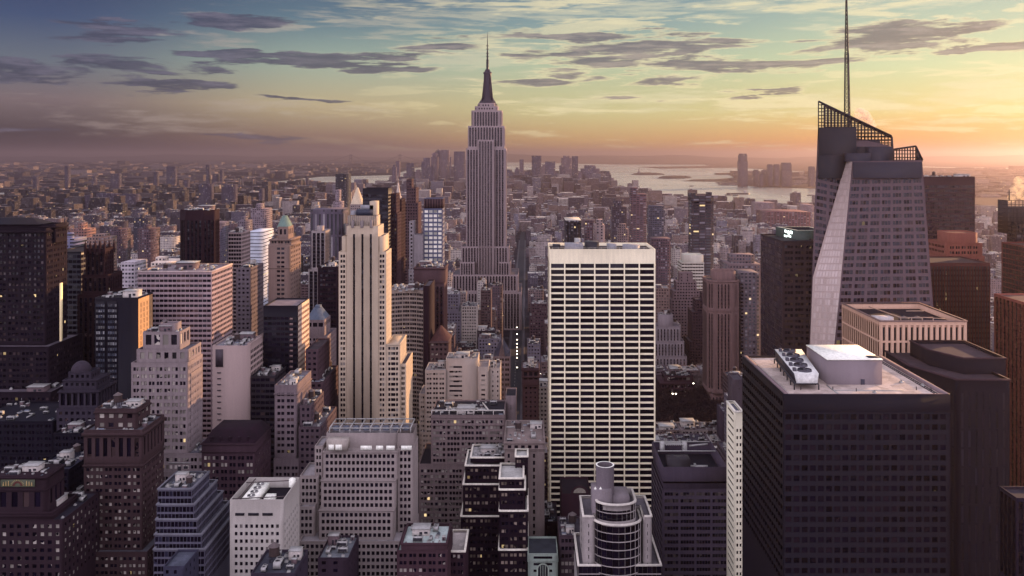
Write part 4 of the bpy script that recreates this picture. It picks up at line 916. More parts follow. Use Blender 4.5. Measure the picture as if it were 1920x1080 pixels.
def pipes(bm):
    for k in range(9): bm.bar((xa+7+k*1.1, ya+30, z1+1.5), (xa+6.2+k*1.1, ya+36, z1+1.2), .3, 0)
    bm.box(xa+3.5, xa+6, ya+31, ya+34, z1-2, z1+2.6, 0); bm.box(xa+16, xa+18.5, ya+31, ya+34, z1-2, z1+2.6, 0); bm.bar((xa+20, ya+33, z1), (xa+31, ya+36, z1), .4, 0); bm.bar((xa+1, ya+24, z1+.2), (xb-1, ya+24, z1+.2), .25, 0)
    bm.bar((xa+1, ya+39.4, z1+.2), (xb-1, ya+39.4, z1+.2), .25, 0)
part(r, b, 'pipework', pipes, [GALV])
part(r, b, 'duct', lambda bm: (bm.box(xa+17, xa+27, ya+16, ya+17, z1-6, z1-5), bm.box(xa+20, xa+21, ya+12, ya+20, z1-6, z1-5)), [GALV])
building('thin_tower', 'thin cream white tower with a bright blank flank beside the big black tower', 'tower', 430,
    [(1378, 1393, 772, 0, 18, {'side': Style(wall(226, 218, 184, .8, .08), G0, 'v', 3.2, '#', '#', 3.6, .3, .1, 1), 'st': Style(wall(206, 192, 172), G_DARK, 'w#', 2.1, '#', '', 3.6, .45, .3, 8)})], Style(wall(226, 218, 184, .8, .08), G_DARK, 'w#', 2.1, '#', '', 3.6, .45, .3, 3), 'the thin white tower', roofc=(120, 120, 132), cope=WCOPE)
building('plain_block', 'small grey blank block tucked behind the thin white tower', 'block', 640,
    [(1376, 1396, 712, 0, 20)], Style(wall(120, 104, 112), G_DARK, 'v', 300, 'B', 'B', 9, .1, .3, 4), None, roofc=(110, 100, 108))

# -- black tower, bottom right
BW = wall(52, 34, 50, .6, .25)
sBK = Style(BW, glass(12, 7, 20, .3, 76, 58, 76, .002, .2, .2), 'w.', 3.15, '.', '.', 3.95, .56, .6, 1.0)
r, b, i = building('black_office_tower', 'big black tower with a flat gravel roof carrying a fan bank and white box', 'tower', 330,
    [(1469, 1782, 739, 0, 63, {'par': .9, 'st': sBK.but(par=3.2, fh=5.2, wh=.6, rec=.8, glass=glass(12, 8, 20, .0, 20, 20, 20, 0)), 'side': Style(BW, G_DARK, 'w.', 3.15, '.', '.', 3.95, .56, .6, 2.6), 'zb': 772}),
     (1469, 1782, 772, .01, 63, {'noroof': True, 'side': Style(wall(92, 80, 100), G_DARK, 'w.', 3.15, '.', '.', 3.95, .5, .6, .6), 'st': sBK.but(par=.4)})], sBK.but(ind=True), 'the big black tower', roofc=(196, 176, 160))
xa, xb, ya, yb, z0, z1, par = i[0]
rz = z1-.9
part(r, b, 'parapet', lambda bm: [bm.box(xa+.5, xa+2.0, ya+.5, yb-.5, rz, z1+.25), bm.box(xb-2.2, xb-.5, ya+.5, yb-.5, rz, z1+.25), bm.box(xa+2, xb-2.2, ya+.05, ya+.4, rz, z1+.1)], [wall(150, 128, 128)])
part(r, b, 'window_washing_rail', lambda bm: [bm.box(xb-4.6, xb-4.3, ya+1, yb-1, rz, rz+.25), bm.box(xb-3.4, xb-3.1, ya+1, yb-1, rz, rz+.25)]+[bm.box(xb-4.6, xb-3.1, ya+1+k*2, ya+1.3+k*2, rz+.02, rz+.2) for k in range(30)], [plain('rail_brown', 84, 66, 74)])
# fan bank: raised metal box on legs with five fans; corners from the photo at roof height
def rp(px, py, z):                                   # point of the photo at height z
    D = (H-z)*F/(py-HY); return X(px, D), D
fx0, fx1 = X(1449, 380)-.0, X(1465, 380)
def fanbank(bm):
    zb, zt = rz+2.0, rz+6.4
    A = [(X(1490, 339), 339.5), (X(1536, 339), 339.5), (X(1502, 382)+.2, 382), (X(1452, 382), 382)]
    bm.prism([A[0], A[1], A[2], A[3]], zb, zb+.4, 1, bottom=True)
    cx = sum(p[0] for p in A)/4; cyy = sum(p[1] for p in A)/4
    B = [(cx+(p[0]-cx)*.86, cyy+(p[1]-cyy)*.97) for p in A]
    for k in range(4): j = (k+1) % 4; bm.quad((*B[k], zb+.4), (*B[j], zb+.4), (*A[j], zt), (*A[k], zt), 1 if k == 3 else 0)
    bm.poly([(*p, zt) for p in A], 0)
    for k in range(5):
        t = .1+k*.2; y = A[0][1]+(A[3][1]-A[0][1])*t; x = (A[0][0]+A[1][0])/2+((A[2][0]+A[3][0])/2-(A[0][0]+A[1][0])/2)*t
        bm.cyl(x, y, zt, zt+.8, 2.9, 2.7, 20, 2, top=False); bm.cyl(x, y, zt+.02, zt+.3, 2.7, 2.6, 20, 3); bm.cyl(x, y, zt+.3, zt+1.1, .5, .4, 8, 2)
        for q in range(6):
            an = q*1.047; bm.quad((x, y, zt+.5), (x+2.4*math.cos(an), y+2.4*math.sin(an), zt+.4), (x+2.4*math.cos(an+.45), y+2.4*math.sin(an+.45), zt+.62), (x, y, zt+.6), 2)
        bm.box(x-4.6, x-3.4, y-.8, y+.8, zt, zt+1.3, 2)
    for t in np.linspace(0, 1, 7):
        for P, Q in ((A[0], A[3]), (A[1], A[2])): x = P[0]+(Q[0]-P[0])*t; y = P[1]+(Q[1]-P[1])*t; bm.bar((x, y, rz), (x, y, zb), .2, 3)
part(r, b, 'fan_bank', fanbank, [plain('cooling_white', 206, 206, 196), plain('cooling_shade', 54, 46, 62), plain('fan_grey', 96, 92, 104), DARK])  # cooling_shade puts shade into the colour of one side and the base
def wbox(bm):
    D0 = 347; x0, x1 = X(1552, D0), X(1654, D0); z = Z(720, D0); zt = Z(675, D0); yb_ = D0*(675-HY)/(648-HY)
    bm.box(x0, x1, D0, yb_, rz-.05, zt, 0); bm.box(x0-.25, x1+.25, D0-.25, yb_+.25, zt, zt+.3, 1, True)
part(r, b, 'mechanical_penthouse', wbox, [wall(150, 136, 138, .9, .12), WHITE])
part(r, b, 'door', lambda bm: (bm.box(X(1614, 347), X(1621, 347), 346.8, 347, rz, rz+2.2, 0)), [plain('door_grey', 84, 78, 98)])
part(r, b, 'roof_hatch', lambda bm: bm.box(X(1624, 352), X(1645, 352), 349, 352.5, Z(675, 347)+.3, Z(675, 347)+.55, 0), [DARK])
part(r, b, 'roof_rail', lambda bm: [bm.bar((xa+2.6, ya+1.5+k*3, rz), (xa+2.6, ya+1.5+k*3, rz+1.1), .05) for k in range(20)]+[bm.bar((xa+2.6, ya+1.5, rz+1.1), (xa+2.6, ya+58.5, rz+1.1), .05)], [GALV])
part(r, b, 'cable_tray', lambda bm: (bm.box(xa+22, xa+22.5, ya+2, ya+16, rz, rz+.3), bm.box(xa+22, xa+50, ya+8, ya+8.4, rz, rz+.28)), [GALV])
for _p in ((1640, 335), (1690, 350), (1730, 345)): place(ME_FAN, 'vent_fan', r, (X(_p[0], _p[1])-b[0], _p[1]-b[1], rz-b[2]), (.8, .8, .8))
part(r, b, 'vent_pipe', lambda bm: [bm.bar((X(p, 340), 336+q, rz), (X(p, 340), 336+q, rz+1.4), .12) for p, q in ((1500, 3), (1716, 3), (1741, 2), (1600, 1), (1560, 3))], [DARK])
# -- dark chamfered tower right of it
DK = wall(20, 10, 24, .7, .2)
sDK = Style(DK, glass(14, 8, 20, .02, 60, 40, 44, .0, .4), 'T#', 4.6, '#', '', 3.9, .6, .15, 30)
r, b, i = building('chamfered_tower', 'very dark plum tower with cut corners and an open roof drum', 'tower', 410,
    [(1774, 1886, 672, 14, 40, {'poly': [(.3, 0), (1, 0), (1, 1), (.0, 1), (0, .45)], 'st': sDK, 'par': 1.5}), (1781, 1893, 712, 0, 78, {'poly': [(.12, 0), (1, 0), (1, 1), (-.16, 1), (-.26, .35)], 'st': sDK.but(par=6, unit='t#', bay=3.4, fh=9, wh=.9)})], sDK, 'the dark chamfered tower', roofc=(96, 78, 86), cope=wall(96, 72, 80))
# top drum taken up to its photographed height
xa, xb, ya, yb, z0, z1, par = i[1]
def drum(bm):
    pass
# -- pillars at the right edge
sPR = Style(wall(176, 96, 78), G_DARK, 'T#', 4.2, '#', '', 3.8, .7, .9, 1.5, sp=wall(60, 34, 44), sprec=.7)
building('ribbed_tower', 'red brown ribbed tower cut by the picture edge behind the dark chamfered tower', 'tower', 520,
    [(1958, 2110, 578, 0, 56, {'side': sPR.but(unit='T#', bay=4.6)})], sPR, 'the red ribbed tower', roofc=(130, 90, 84))
building('ribbed_block', 'narrow dark grey ribbed block at the lower corner of the picture', 'tower', 300,
    [(1906, 2050, 934, 0, 11)], Style(wall(66, 54, 76), G_DARK, 'T#', 2.6, '#', '', 3.8, .7, .9, 1.0, sp=wall(34, 26, 44), sprec=.7), None, roofc=(80, 70, 84))
building('corner_tower', 'red brown glass slab rising at the picture edge below the lattice tower', 'tower', 640,
    [(1936, 2050, 464, 0, 42)], Style(wall(136, 60, 56), G_BLK, 'T_', 4.6, '#', '', 3.8, .8, .15, 1), 'the edge slab', roofc=(90, 60, 60))

# -- white finned block, the orange light on its fins put into the wall colour
sFN = Style(wall(210, 166, 134, .8, .2), glass(22, 14, 28, .05, 60, 46, 50, .004, .3), '.', 3.13, '', '', 11.2, .86, 1.1, 3.0)
sFN = Style(wall(210, 166, 134, .8, .2), glass(22, 14, 28, .05, 60, 46, 50, .004, .3), 'v:', 3.25, ':', '', 9.6, .9, 1.2, 2.0)
r, b, i = building('finned_office_block', 'office block wrapped in tall tan fins with water tanks in its roof well', 'office', 470,
    [(1650, 1813, 602, 0, 57, {'par': 3.5, 'side': sFN.but(wall=sFN.wall)})], sFN.but(ind=True), 'the finned block', roofc=(60, 44, 54), cope=wall(150, 122, 112))
xa, xb, ya, yb, z0, z1, par = i[0]
def wt(k): return lambda bm: (bm.cyl(xa+17+k*7.5, ya+9, z1-3.5, z1-.2, 2.9, 2.8, 16, 0, top=False), bm.cyl(xa+17+k*7.5, ya+9, z1-.2, z1+1.2, 3.1, .2, 16, 1))
part(r, b, 'water_tank', wt(0), [WOOD, TANKROOF]); part(r, b, 'water_tank', wt(1), [WOOD, TANKROOF])
part(r, b, 'cooling_unit', lambda bm: (bm.box(xa+1.5, xa+11.5, ya+9, ya+16, z1-3.5, z1+.3, 0), bm.box(xa+1.3, xa+1.5, ya+9.5, ya+15.5, z1-3, z1-.2, 1)), [plain('unit_grey', 190, 180, 172), DARK])
part(r, b, 'cooling_unit', lambda bm: (bm.box(xa-4+1, xa+4, ya+24, ya+34, z1-3.5, z1+.6, 0)), [plain('unit_grey', 190, 180, 172)]) if False else None
part(r, b, 'roof_frame', lambda bm: [bm.bar((xa+14+k*6, ya+6, z1+.8), (xa+14+k*6, ya+6, z1-3), .22) for k in range(4)]+[bm.bar((xa+14, ya+6, z1+.8), (xa+32, ya+6, z1+.8), .22), bm.bar((xa+14, ya+6, z1+.8), (xa+10, ya+40, z1+.8), .22), bm.bar((xa+26, ya+6, z1+.8), (xa+40, ya+9, z1-.5), .2), bm.bar((xa+24, ya+22, z1+1.5), (xa+34, ya+22, z1+1.5), .25)], [wall(176, 150, 130)])

# -- glass and brick office left of the crystal tower
sGL = Style(wall(92, 72, 74), glass(44, 30, 36, .35, 120, 96, 78, .03, .15), 'w_w_w#', 9, '#', '#', 4.0, .5, .2, 2.5)
r, b, i = building('office_tower', 'brown banded office tower with a green sign box on its roof', 'tower', 600,
    [(1467, 1535, 452, 0, 56, {'side': Style(wall(70, 62, 80, .3, .3), glass(70, 62, 84, .1, 120, 90, 80, .0, .1, .7), 'w_', 3, '_', '_', 4, .8, .05, 1)})], sGL, 'the green sign box tower', roofc=(70, 66, 74))
def sgn(bm):
    x0, x1 = X(1495, 618), X(1545, 618); xl = X(1462, 640)
    P = [(x0, 618), (x1, 618), (x1, 650), (xl, 650)]; bm.prism(P, Z(455, 610), Z(432, 618), 0, top=False)
    I = [(x0+1.2, 620), (x1-1, 620), (x1-1, 648.5), (xl+2.6, 648.5)]
    for k in range(4): j = (k+1) % 4; bm.quad((*P[k], Z(432, 618)), (*P[j], Z(432, 618)), (*I[j], Z(432, 618)), (*I[k], Z(432, 618)), 1); bm.quad((*I[k], Z(432, 618)), (*I[j], Z(432, 618)), (*I[j], Z(436, 618)-3), (*I[k], Z(436, 618)-3), 2)
    bm.poly([(*p, Z(436, 618)-3) for p in I], 2)
part(r, b, 'sign_box', sgn, [plain('box_green', 84, 106, 90), plain('box_edge', 190, 196, 170), DARK])
def bow(bm):                                         # small backlit emblem on the box
    p = np.array((X(1495, 618), 618.)); q = np.array((X(1462, 640), 650.)); d = (q-p)/np.linalg.norm(q-p); n = np.array((d[1], -d[0])); n = n if n[0] < 0 else -n
    def P(s, z, o=.15): a = p+d*s+n*o; return (a[0], a[1], Z(455, 610)+z)
    for s, z, w, h in ((7, 4.6, 3, 2.2), (11, 4.0, 3, 2.6), (15.2, 4.8, 3.4, 2.0), (9, 2.0, 5, 1.5), (15, 1.6, 4.4, 1.4)):
        bm.poly([P(s, z), P(s+w, z+.3), P(s+w, z+h+.3), P(s, z+h)])
part(r, b, 'lit_emblem', bow, [plain('emblem_white', 226, 236, 226, .5, 0, (.8, 1, .88, 1), 1.2)])

# -- slabs behind the crystal tower
building('dark_slab', 'very tall dark brown slab directly behind the crystal tower', 'tower', 820,
    [(1725, 1828, 331, 0, 40)], Style(wall(82, 38, 46, .45, .2), G_BLK, 't_', 2.4, '_', '_', 4, .6, .15, 8), 'the tall dark brown slab', roofc=(60, 40, 46), clut=0)
sTB = Style(wall(164, 92, 76), G_BR, 'w.w#', 7, '##', '##', 4.6, .5, .4, 2)
building('terraced_block', 'terracotta stepped block with vertical slit windows in front of the tall dark brown slab', 'block', 760,
    [(1782, 1838, 437, 8, 30, {'st': sTB.but(unit='#t#', fh=10, wh=.5, par=5), 'ch': 5}), (1775, 1842, 456, 4, 38), (1770, 1846, 480, 0, 44)], sTB, 'the terracotta block', roofc=(150, 90, 76))
building('ribbed_slab', 'dark red brown ribbed slab with scattered lit floors, lower right of the crystal tower', 'tower', 640,
    [(1744, 1857, 493, 0, 44)], Style(wall(112, 52, 50, .6), glass(26, 14, 22, .04, 90, 60, 50, .05, .3), 'w:', 2.1, ':', '', 3.9, .62, .5, 2, sp=wall(50, 28, 36), sprec=.4), 'the red brown ribbed slab', roofc=(90, 60, 60))
# -- lattice topped tower at the right edge
r, b, i = building('lattice_topped_tower', 'dark tower with an open lattice crown at the right edge of the picture', 'tower', 700,
    [(1906, 1990, 418, 0, 14)], Style(wall(44, 26, 40, .5), G_BLK, 'w_', 4, '_', '_', 4, .6, .2, 1), 'the lattice-topped tower', roofc=(50, 40, 50))
def latt(bm):
    D = 699.5; x0, x1 = X(1889, D), X(1990, D); z0_, z1_ = Z(438, D), Z(376, D)
    for k in range(15): x = x0+(x1-x0)*k/14; bm.bar((x, D, z0_), (x, D, z1_), .22); bm.bar((x0, D+k, z0_), (x0, D+k, z1_), .22)
    for k in range(9): z = z0_+(z1_-z0_)*k/8; bm.bar((x0, D, z), (x1, D, z), .22); bm.bar((x0, D, z), (x0, D+14, z), .22)
    bm.bar((X(1900, D), D+6, z1_), (X(1900, D), D+6, z1_+8), .35); bm.bar((X(1896, D), D+6, z1_+6), (X(1904, D), D+6, z1_+6), .2)
part(r, b, 'lattice_crown', latt, [STEEL])
part(r, b, 'crown_core', lambda bm: bm.box(X(1901, 704), X(1985, 704), 704, 716, Z(424, 704), Z(388, 704)), [DARK])

# -- the crystal tower
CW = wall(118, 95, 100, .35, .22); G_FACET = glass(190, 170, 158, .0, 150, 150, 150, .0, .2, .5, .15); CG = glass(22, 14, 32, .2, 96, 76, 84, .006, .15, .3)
sCR = Style(CW, CG, 'w_w_w#', 9.0, ':', '', 4.42, .56, .2, 3, sill=.5)
r = thing('crystal_tower', (X(1640, 545), 580, 0), 'faceted glass tower with slanted lattice crowns and a tall spire', 'skyscraper'); b = (X(1640, 545), 580, 0)
wm = MB(); pn = []
def V(px, py, D): return (X(px, D), D, Z(py, D))
zc = Z(720, 545)
Z0 = 0
def down(px0, py0, px1, py1, D, D0):                 # continue an edge down to the ground
    a = np.array(V(px0, py0, D)); c = np.array(V(px1, py1, D0)); t = a[2]/(a[2]-c[2]); return a+(c-a)*t
FR, FL = 545, 566
R_tl, R_tr = V(1598, 303, FR+6), V(1729, 300, FR+6); R_bl, R_br = down(1598, 303, 1565, 640, FR+6, FR), down(1729, 300, 1755, 640, FR+6, FR)
K_tl = V(1586, 303, FL-2); K_bl = down(1586, 303, 1527, 640, FL-2, FL-6)
facade(wm, pn, R_bl, R_br, R_tl, R_tr, (0, -1, .02), sCR.but(par=11), zc)
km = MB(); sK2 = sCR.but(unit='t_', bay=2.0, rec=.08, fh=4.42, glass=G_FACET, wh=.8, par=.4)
M_l, M_r = V(1524, 520, FL-6), V(1577, 520, FR+2)
facade(km, pn, M_l, M_r, K_tl, R_tl, (-.5, -.85, .1), sK2, zc); K_gl = down(1524, 520, 1519, 640, FL-6, FL-7); R_gl = down(1577, 520, 1567, 640, FR+2, FR)
facade(km, pn, K_gl, R_gl, M_l, M_r, (-.5, -.85, .1), sK2, zc); km.build('glass_facet', [wall(184, 162, 150, .3, .1)]*2, r, b)  # bright reflection on the facet is put into its pale colours
L_tl, L_tr = V(1533.5, 240, FL), V(1672, 275, FL); L_bl, L_br = down(1533.5, 240, 1518, 640, FL, FL-6), down(1672, 275, 1675, 640, FL, FL-6)
facade(wm, pn, L_bl, L_br, L_tl, L_tr, (0, -1, .02), sCR.but(par=30), zc)
def bk(p, d):
    s = 1+(d/p[1] if p[0] < 205 else 0)
    return (p[0]*s, p[1]+d, p[2])
wm.quad(L_bl, L_tl, bk(L_tl, 44), bk(L_bl, 44)); wm.quad(R_br, R_tr, bk(R_tr, 52), bk(R_br, 52)); wm.quad(L_tl, L_tr, bk(L_tr, 44), bk(L_tl, 44)); wm.quad(R_tl, R_tr, bk(R_tr, 52), bk(R_tl, 30))
wm.quad(bk(L_bl, 44), bk(L_tl, 44), bk(L_tr, 44), bk(L_br, 44)); wm.quad(bk(R_bl, 52), bk(R_tl, 52), bk(R_tr, 52), bk(R_br, 52)); wm.quad(L_tr, L_br, bk(L_br, 44), bk(L_tr, 44)); wm.quad(K_tl, R_tl, bk(R_tl, 30), bk(K_tl, 12))
wm.build('wall', [CW, CW], r, b)
for (q, s_, N) in pn: PANES.append((r, b, s_.glass, q, True))
part(r, b, 'upper_glass_skin', lambda bm: (bm.quad(V(1534.2, 238, FL-.8), V(1534.2, 300, FL-.8), V(1589, 300, FL-.8), V(1589, 238, FL-.8)), bm.quad(V(1589, 252, FL-.8), V(1589, 300, FL-.8), V(1672, 300, FL-.8), V(1672, 262, FL-.8))) if 0 else bm.prism([(X(1533.4, FL), FL-1.8), (X(1604, FL), FL-1.8), (X(1604, FL)+4, FL+30), (X(1534, FL)*1.055, FL+30)], Z(290.6, FL), Z(239, FL)), [plain('skin_navy', 34, 28, 54, .75)])
part(r, b, 'mechanical_penthouse', lambda bm: (bm.box(X(1589, 556), X(1633, 556), 556, 563, Z(303, 556), Z(287, 556)), bm.box(X(1632, 556), X(1673, 556), 556.5, 564, Z(303, 556), Z(276, 556)), bm.box(X(1604, 580), X(1641, 580), 572, 600, Z(303, 580), Z(262, 580)), bm.box(X(1641, 580), X(1668, 580), 574, 600, Z(303, 580), Z(275, 580))), [plain('skin_slate', 58, 54, 80, .7)])
part(r, b, 'dark_glass_skin', lambda bm: bm.box(X(1599.5, 550), X(1727, 550), 549.0, 550.9, Z(334, 550), Z(304, 550)), [plain('skin_slate', 58, 54, 80, .7)])
def screen(pts_top, ybase, D, step, dz, nb=.28):
    """lattice from base height up to a slanted top line given by two photo points"""
    (ax, ay), (cx, cyy) = pts_top
    def fn(bm):
        n = max(2, round((cx-ax)/step)); zt0, zt1 = Z(ay, D), Z(cyy, D); zb = Z(ybase, D)
        for k in range(n+1):
            t = k/n; x = X(ax+(cx-ax)*t, D); zt = zt0+(zt1-zt0)*t; bm.bar((x, D, zb), (x, D, zt), nb)
        z = zb
        while z < max(zt0, zt1):
            # clip horizontals under the slanted line
            if zt0 != zt1:
                t = (z-zt0)/(zt1-zt0)
                x0 = X(ax, D); x1 = X(cx, D)
                if zt0 > zt1: xe0, xe1 = x0, (x1 if z <= zt1 else x0+(x1-x0)*t)
                else: xe0, xe1 = (x0 if z <= zt0 else x0+(x1-x0)*t), x1
            else: xe0, xe1 = X(ax, D), X(cx, D)
            if xe1-xe0 > .5: bm.bar((xe0, D, z), (xe1, D, z), nb)
            z += dz
        bm.bar((X(ax, D), D, zt0), (X(cx, D), D, zt1), nb*2)
    return fn
part(r, b, 'dark_glass_skin', lambda bm: bm.box(X(1604, FL), X(1673, FL), FL-1.3, FL-.5, Z(318, FL), Z(275, FL)), [plain('skin_navy', 34, 28, 54, .75)])
part(r, b, 'dark_glass_skin', lambda bm: bm.box(X(1533, FL), X(1590, FL), FL-3.2, FL-.62, Z(334, FL), Z(291, FL)), [plain('skin_navy', 34, 28, 54, .75)])
part(r, b, 'lattice_screen', screen([(1534.5, 190), (1671.5, 255)], 262, FL-.3, 6.2, 2.3), [STEEL])
part(r, b, 'lattice_screen', screen([(1545, 198), (1671.5, 258)], 276, FL+22, 6.2, 2.3), [STEEL])
part(r, b, 'lattice_screen', lambda bm: (bm.bar(V(1672, 256, FL-.3), V(1675, 300, FL-.3), .5), [bm.bar(V(1672-.3*k, 262+k*5, FL-.3), (X(1668, FL), FL+24, Z(262+k*5, FL)), .25) for k in range(7)]), [STEEL])
part(r, b, 'lattice_screen', screen([(1676, 280), (1717, 274)], 302, FR+8, 5.4, 2.3), [STEEL])
part(r, b, 'lattice_screen', lambda bm: [bm.bar(V(1717+a*2.4, 274+a*4.8, FR+8), V(1717+a*2.4, 303, FR+8), .28) for a in range(6)]+[bm.bar(V(1717, 274, FR+8), V(1729.5, 300, FR+8), .5)]+[bm.bar(V(1717, 280+k*5, FR+8), V(1717+min(12, 3+k*2.6), 280+k*5, FR+8), .25) for k in range(5)], [STEEL])
def spire(bm):
    D = 590; cx = X(1587, D); c2 = X(1590, D); zb, zt = Z(262, D), Z(-16, D); n = 34
    def rad(t): return 3.1*(1-t)**.8+.35
    prev = None
    for k in range(n+1):
        t = k/n; z = zb+(zt-zb)*t; rr = rad(t)*.7; xx = c2+(cx-c2)*t; P = [(xx+rr*math.cos(a), D+rr*math.sin(a), z) for a in (.5, 2.6, 4.71)]
        if prev is not None:
            for a in range(3): bm.bar(prev[a], P[a], .34 if t < .6 else .22); bm.bar(prev[a], P[(a+1) % 3], .16); bm.bar(P[a], P[(a+1) % 3], .16)
        prev = P
part(r, b, 'spire', spire, [STEEL])
for a, c, yt in ((1518, 1675, 240), (1565, 1755, 303)):
    for d in (560, 585, 600): SLICES.append((a, c, yt, 1500, d))
FOOT.append((X(1518, 560), X(1755, 560), 545, 612, 300, 'crystal')); REF.append(('the crystal tower', 1620, 300, 545))

# -- round banded tower, bottom centre
sRD = Style(wall(170, 160, 152), glass(14, 10, 26, .06, 60, 52, 60, .0, .15), 'w', 2.2, '', '', 3.9, .91, .3, .4, sill=.1)
DR = 400
half = lambda sg: [(.5-.5*math.cos(a), .30-.30*math.sin(a)) for a in np.linspace(0, math.pi, 13)]+[(1, 1), (0, 1)]
r, b, i = building('bow_fronted_tower', 'bow fronted tower of dark glass with thin white bands and stone wings', 'tower', DR,
    [(1119, 1195, 947, 3, 20, {'poly': half(1), 'par': 3}), (1115, 1206, 985, 0, 26, {'poly': half(1), 'zb': 2000}), (1093, 1222, 968, 6, 24, {'poly': [(0, 0), (.17, 0), (.17, .5), (.88, .5), (.88, 0), (1, 0), (1, 1), (0, 1)], 'zb': 2000, 'st': Style(wall(158, 146, 140), G_DARK, 'v', 9, 'B', 'B', 3.7, .5, .3, 3)}), (1084, 1240, 1060, 3, 34)], sRD, 'the bow fronted tower', roofc=(120, 112, 116), cope=wall(206, 198, 180))
def chim(bm):
    cx, cyy = X(1135, 414), 416; z0_, z1_ = Z(985, 414), Z(871, 416)
    bm.cyl(cx, cyy, z0_, z1_, 4.4, 4.4, 28, 0, top=False); bm.cyl(cx, cyy, z1_-6, z1_, 3.8, 3.8, 28, 0, top=False); bm.cyl(cx, cyy, z1_-6, z1_-5.9, 3.8, 3.79, 28, 1)
    n = 28
    for k in range(n):
        a0, a1 = 2*math.pi*k/n, 2*math.pi*(k+1)/n; bm.quad(*[(cx+q*math.cos(a), cyy+q*math.sin(a), z1_+.05) for q, a in ((3.75, a0), (4.5, a0), (4.5, a1), (3.75, a1))], 2)
part(r, b, 'flue_drum', chim, [wall(140, 128, 132), DARK, WHITE])
def core(bm):
    bm.box(X(1110, 412), X(1146, 412), 409, 420, Z(1000, 412), Z(916, 412), 0); bm.box(X(1146, 412), X(1180, 412), 411, 424, Z(1000, 412), Z(930, 412), 0)
    for k in (0, 1): bm.cyl(X(1116+k*10, 412), 411.5, Z(916, 412), Z(912, 412), .7, .1, 8, 1)
part(r, b, 'lift_core', core, [wall(150, 138, 138), WHITE])
building('arched_brick_block', 'plum brick block with an arched gable and blank wall behind the bow fronted tower', 'block', 500,
    [(1053, 1108, 926, 0, 26, {'st': Style(wall(92, 60, 72), G_DARK, 'v', 300, 'B', 'B', 400, .1, .1, 1)})], Style(wall(92, 60, 72), G_DARK, 'v', 300, 'B', 'B', 400, .1, .1, 1), None, roofc=(70, 54, 66))
r, b, i = INFO['plum brick block with an arched gable and blank wall behind the bow fronted tower']
part(r, b, 'arched_gable', lambda bm: bm.poly([(X(1087, 499.5)+5.2*math.cos(a), 499.8, Z(926, 499.5)+4.6*math.sin(a)) for a in np.linspace(0, math.pi, 12)]), [wall(104, 70, 80)])
part(r, b, 'arched_window', lambda bm: [bm.poly([(X(1087, 499.5)+3.6*math.cos(a), 499.7, Z(926, 499.5)+.4+3.0*math.sin(a)) for a in np.linspace(0, math.pi, 12)])], [plain('arch_glass', 170, 160, 140)])
# arched cream pavilion
r, b, i = building('arched_pavilion', 'small mint green classical facade with a big arched window at the bottom edge', 'block', 440,
    [(990, 1046, 1038, 0, 20, {'cor': [(1052, .3, .3)]})], Style(wall(150, 164, 148), G_DARK, 'v', 3.0, '#', '#', 3.4, .4, .3, .8), 'the mint green facade', roofc=(80, 84, 92))
def arch(bm):
    cx, z0_ = X(1018, 440), Z(1078, 440)
    for k in range(10):
        a0, a1 = math.pi*k/10, math.pi*(k+1)/10; bm.quad(*[(cx+q*math.cos(a), 439.6, z0_+3+q*math.sin(a)) for q, a in ((2.5, a0), (3.2, a0), (3.2, a1), (2.5, a1))], 0)
    bm.box(cx-3.2, cx-2.5, 439.5, 440, z0_-4, z0_+3, 0); bm.box(cx+2.5, cx+3.2, 439.5, 440, z0_-4, z0_+3, 0)
    bm.poly([(cx+2.5*math.cos(a), 439.8, z0_+3+2.5*math.sin(a)) for a in np.linspace(0, math.pi, 12)]+[(cx-2.5, 439.8, z0_-4), (cx+2.5, 439.8, z0_-4)], 1)
    for k in (-1.2, 0, 1.2): bm.box(cx+k-.12, cx+k+.12, 439.6, 439.8, z0_-4, z0_+5, 0)
part(r, b, 'arched_window', arch, [wall(170, 184, 164), DARK])
building('brick_block', 'low plum brick block with rooftop tank beside the plum wing', 'block', 520,
    [(990, 1046, 978, 0, 30)], Style(wall(80, 54, 66), G_BR, 'w##', 7, '#', '#', 4.6, .5, .3, 2), None, roofc=(74, 64, 76), clut=0)
building('brick_block', 'low brick block with pale lit windows left of the bow fronted tower', 'block', 450,
    [(1048, 1092, 1004, 0, 24)], Style(wall(104, 84, 92), G_BLIND, 'w.', 2.6, '#', '#', 4.0, .5, .3, 1.2), None, roofc=(96, 88, 98), clut=0)
building('pale_roofed_block', 'low block with a broad pale green roof at the bottom beside the limestone block', 'block', 405,
    [(752, 838, 1020, 0, 22, {'cope': WCOPE}), (744, 840, 1032, -1, 26)], Style(wall(104, 74, 82), G_BLIND, 'w.w#', 4.4, '#', '', 3.5, .5, .3, 1), 'the pale green roof', roofc=(176, 190, 180), clut=0)
building('roof_terrace_block', 'narrow brick block with a terraced roof garden right of the pale green roof', 'block', 420,
    [(840, 872, 1034, 0, 24)], Style(wall(92, 64, 76), G_BLIND, 'w.w#', 4.4, '#', '', 3.8, .5, .3, 1), None, roofc=(170, 160, 150), cope=WCOPE)
building('low_block', 'low plum block with a glasshouse and vents between stone blocks at the bottom', 'block', 405,
    [(596, 654, 1046, 0, 24)], Style(wall(84, 66, 80), G_BR, 'w##', 6, '#', '#', 3.6, .45, .3, 1), None, roofc=(128, 132, 136), clut=0)
building('low_block', 'low block with ringed roof fans at the bottom edge below the fan-roofed block', 'block', 330,
    [(470, 553, 1075, 0, 20)], Style(wall(84, 72, 88), G_BR, 'w##', 6, '#', '#', 3.6, .45, .3, 1), None, roofc=(92, 92, 104), clut=0)
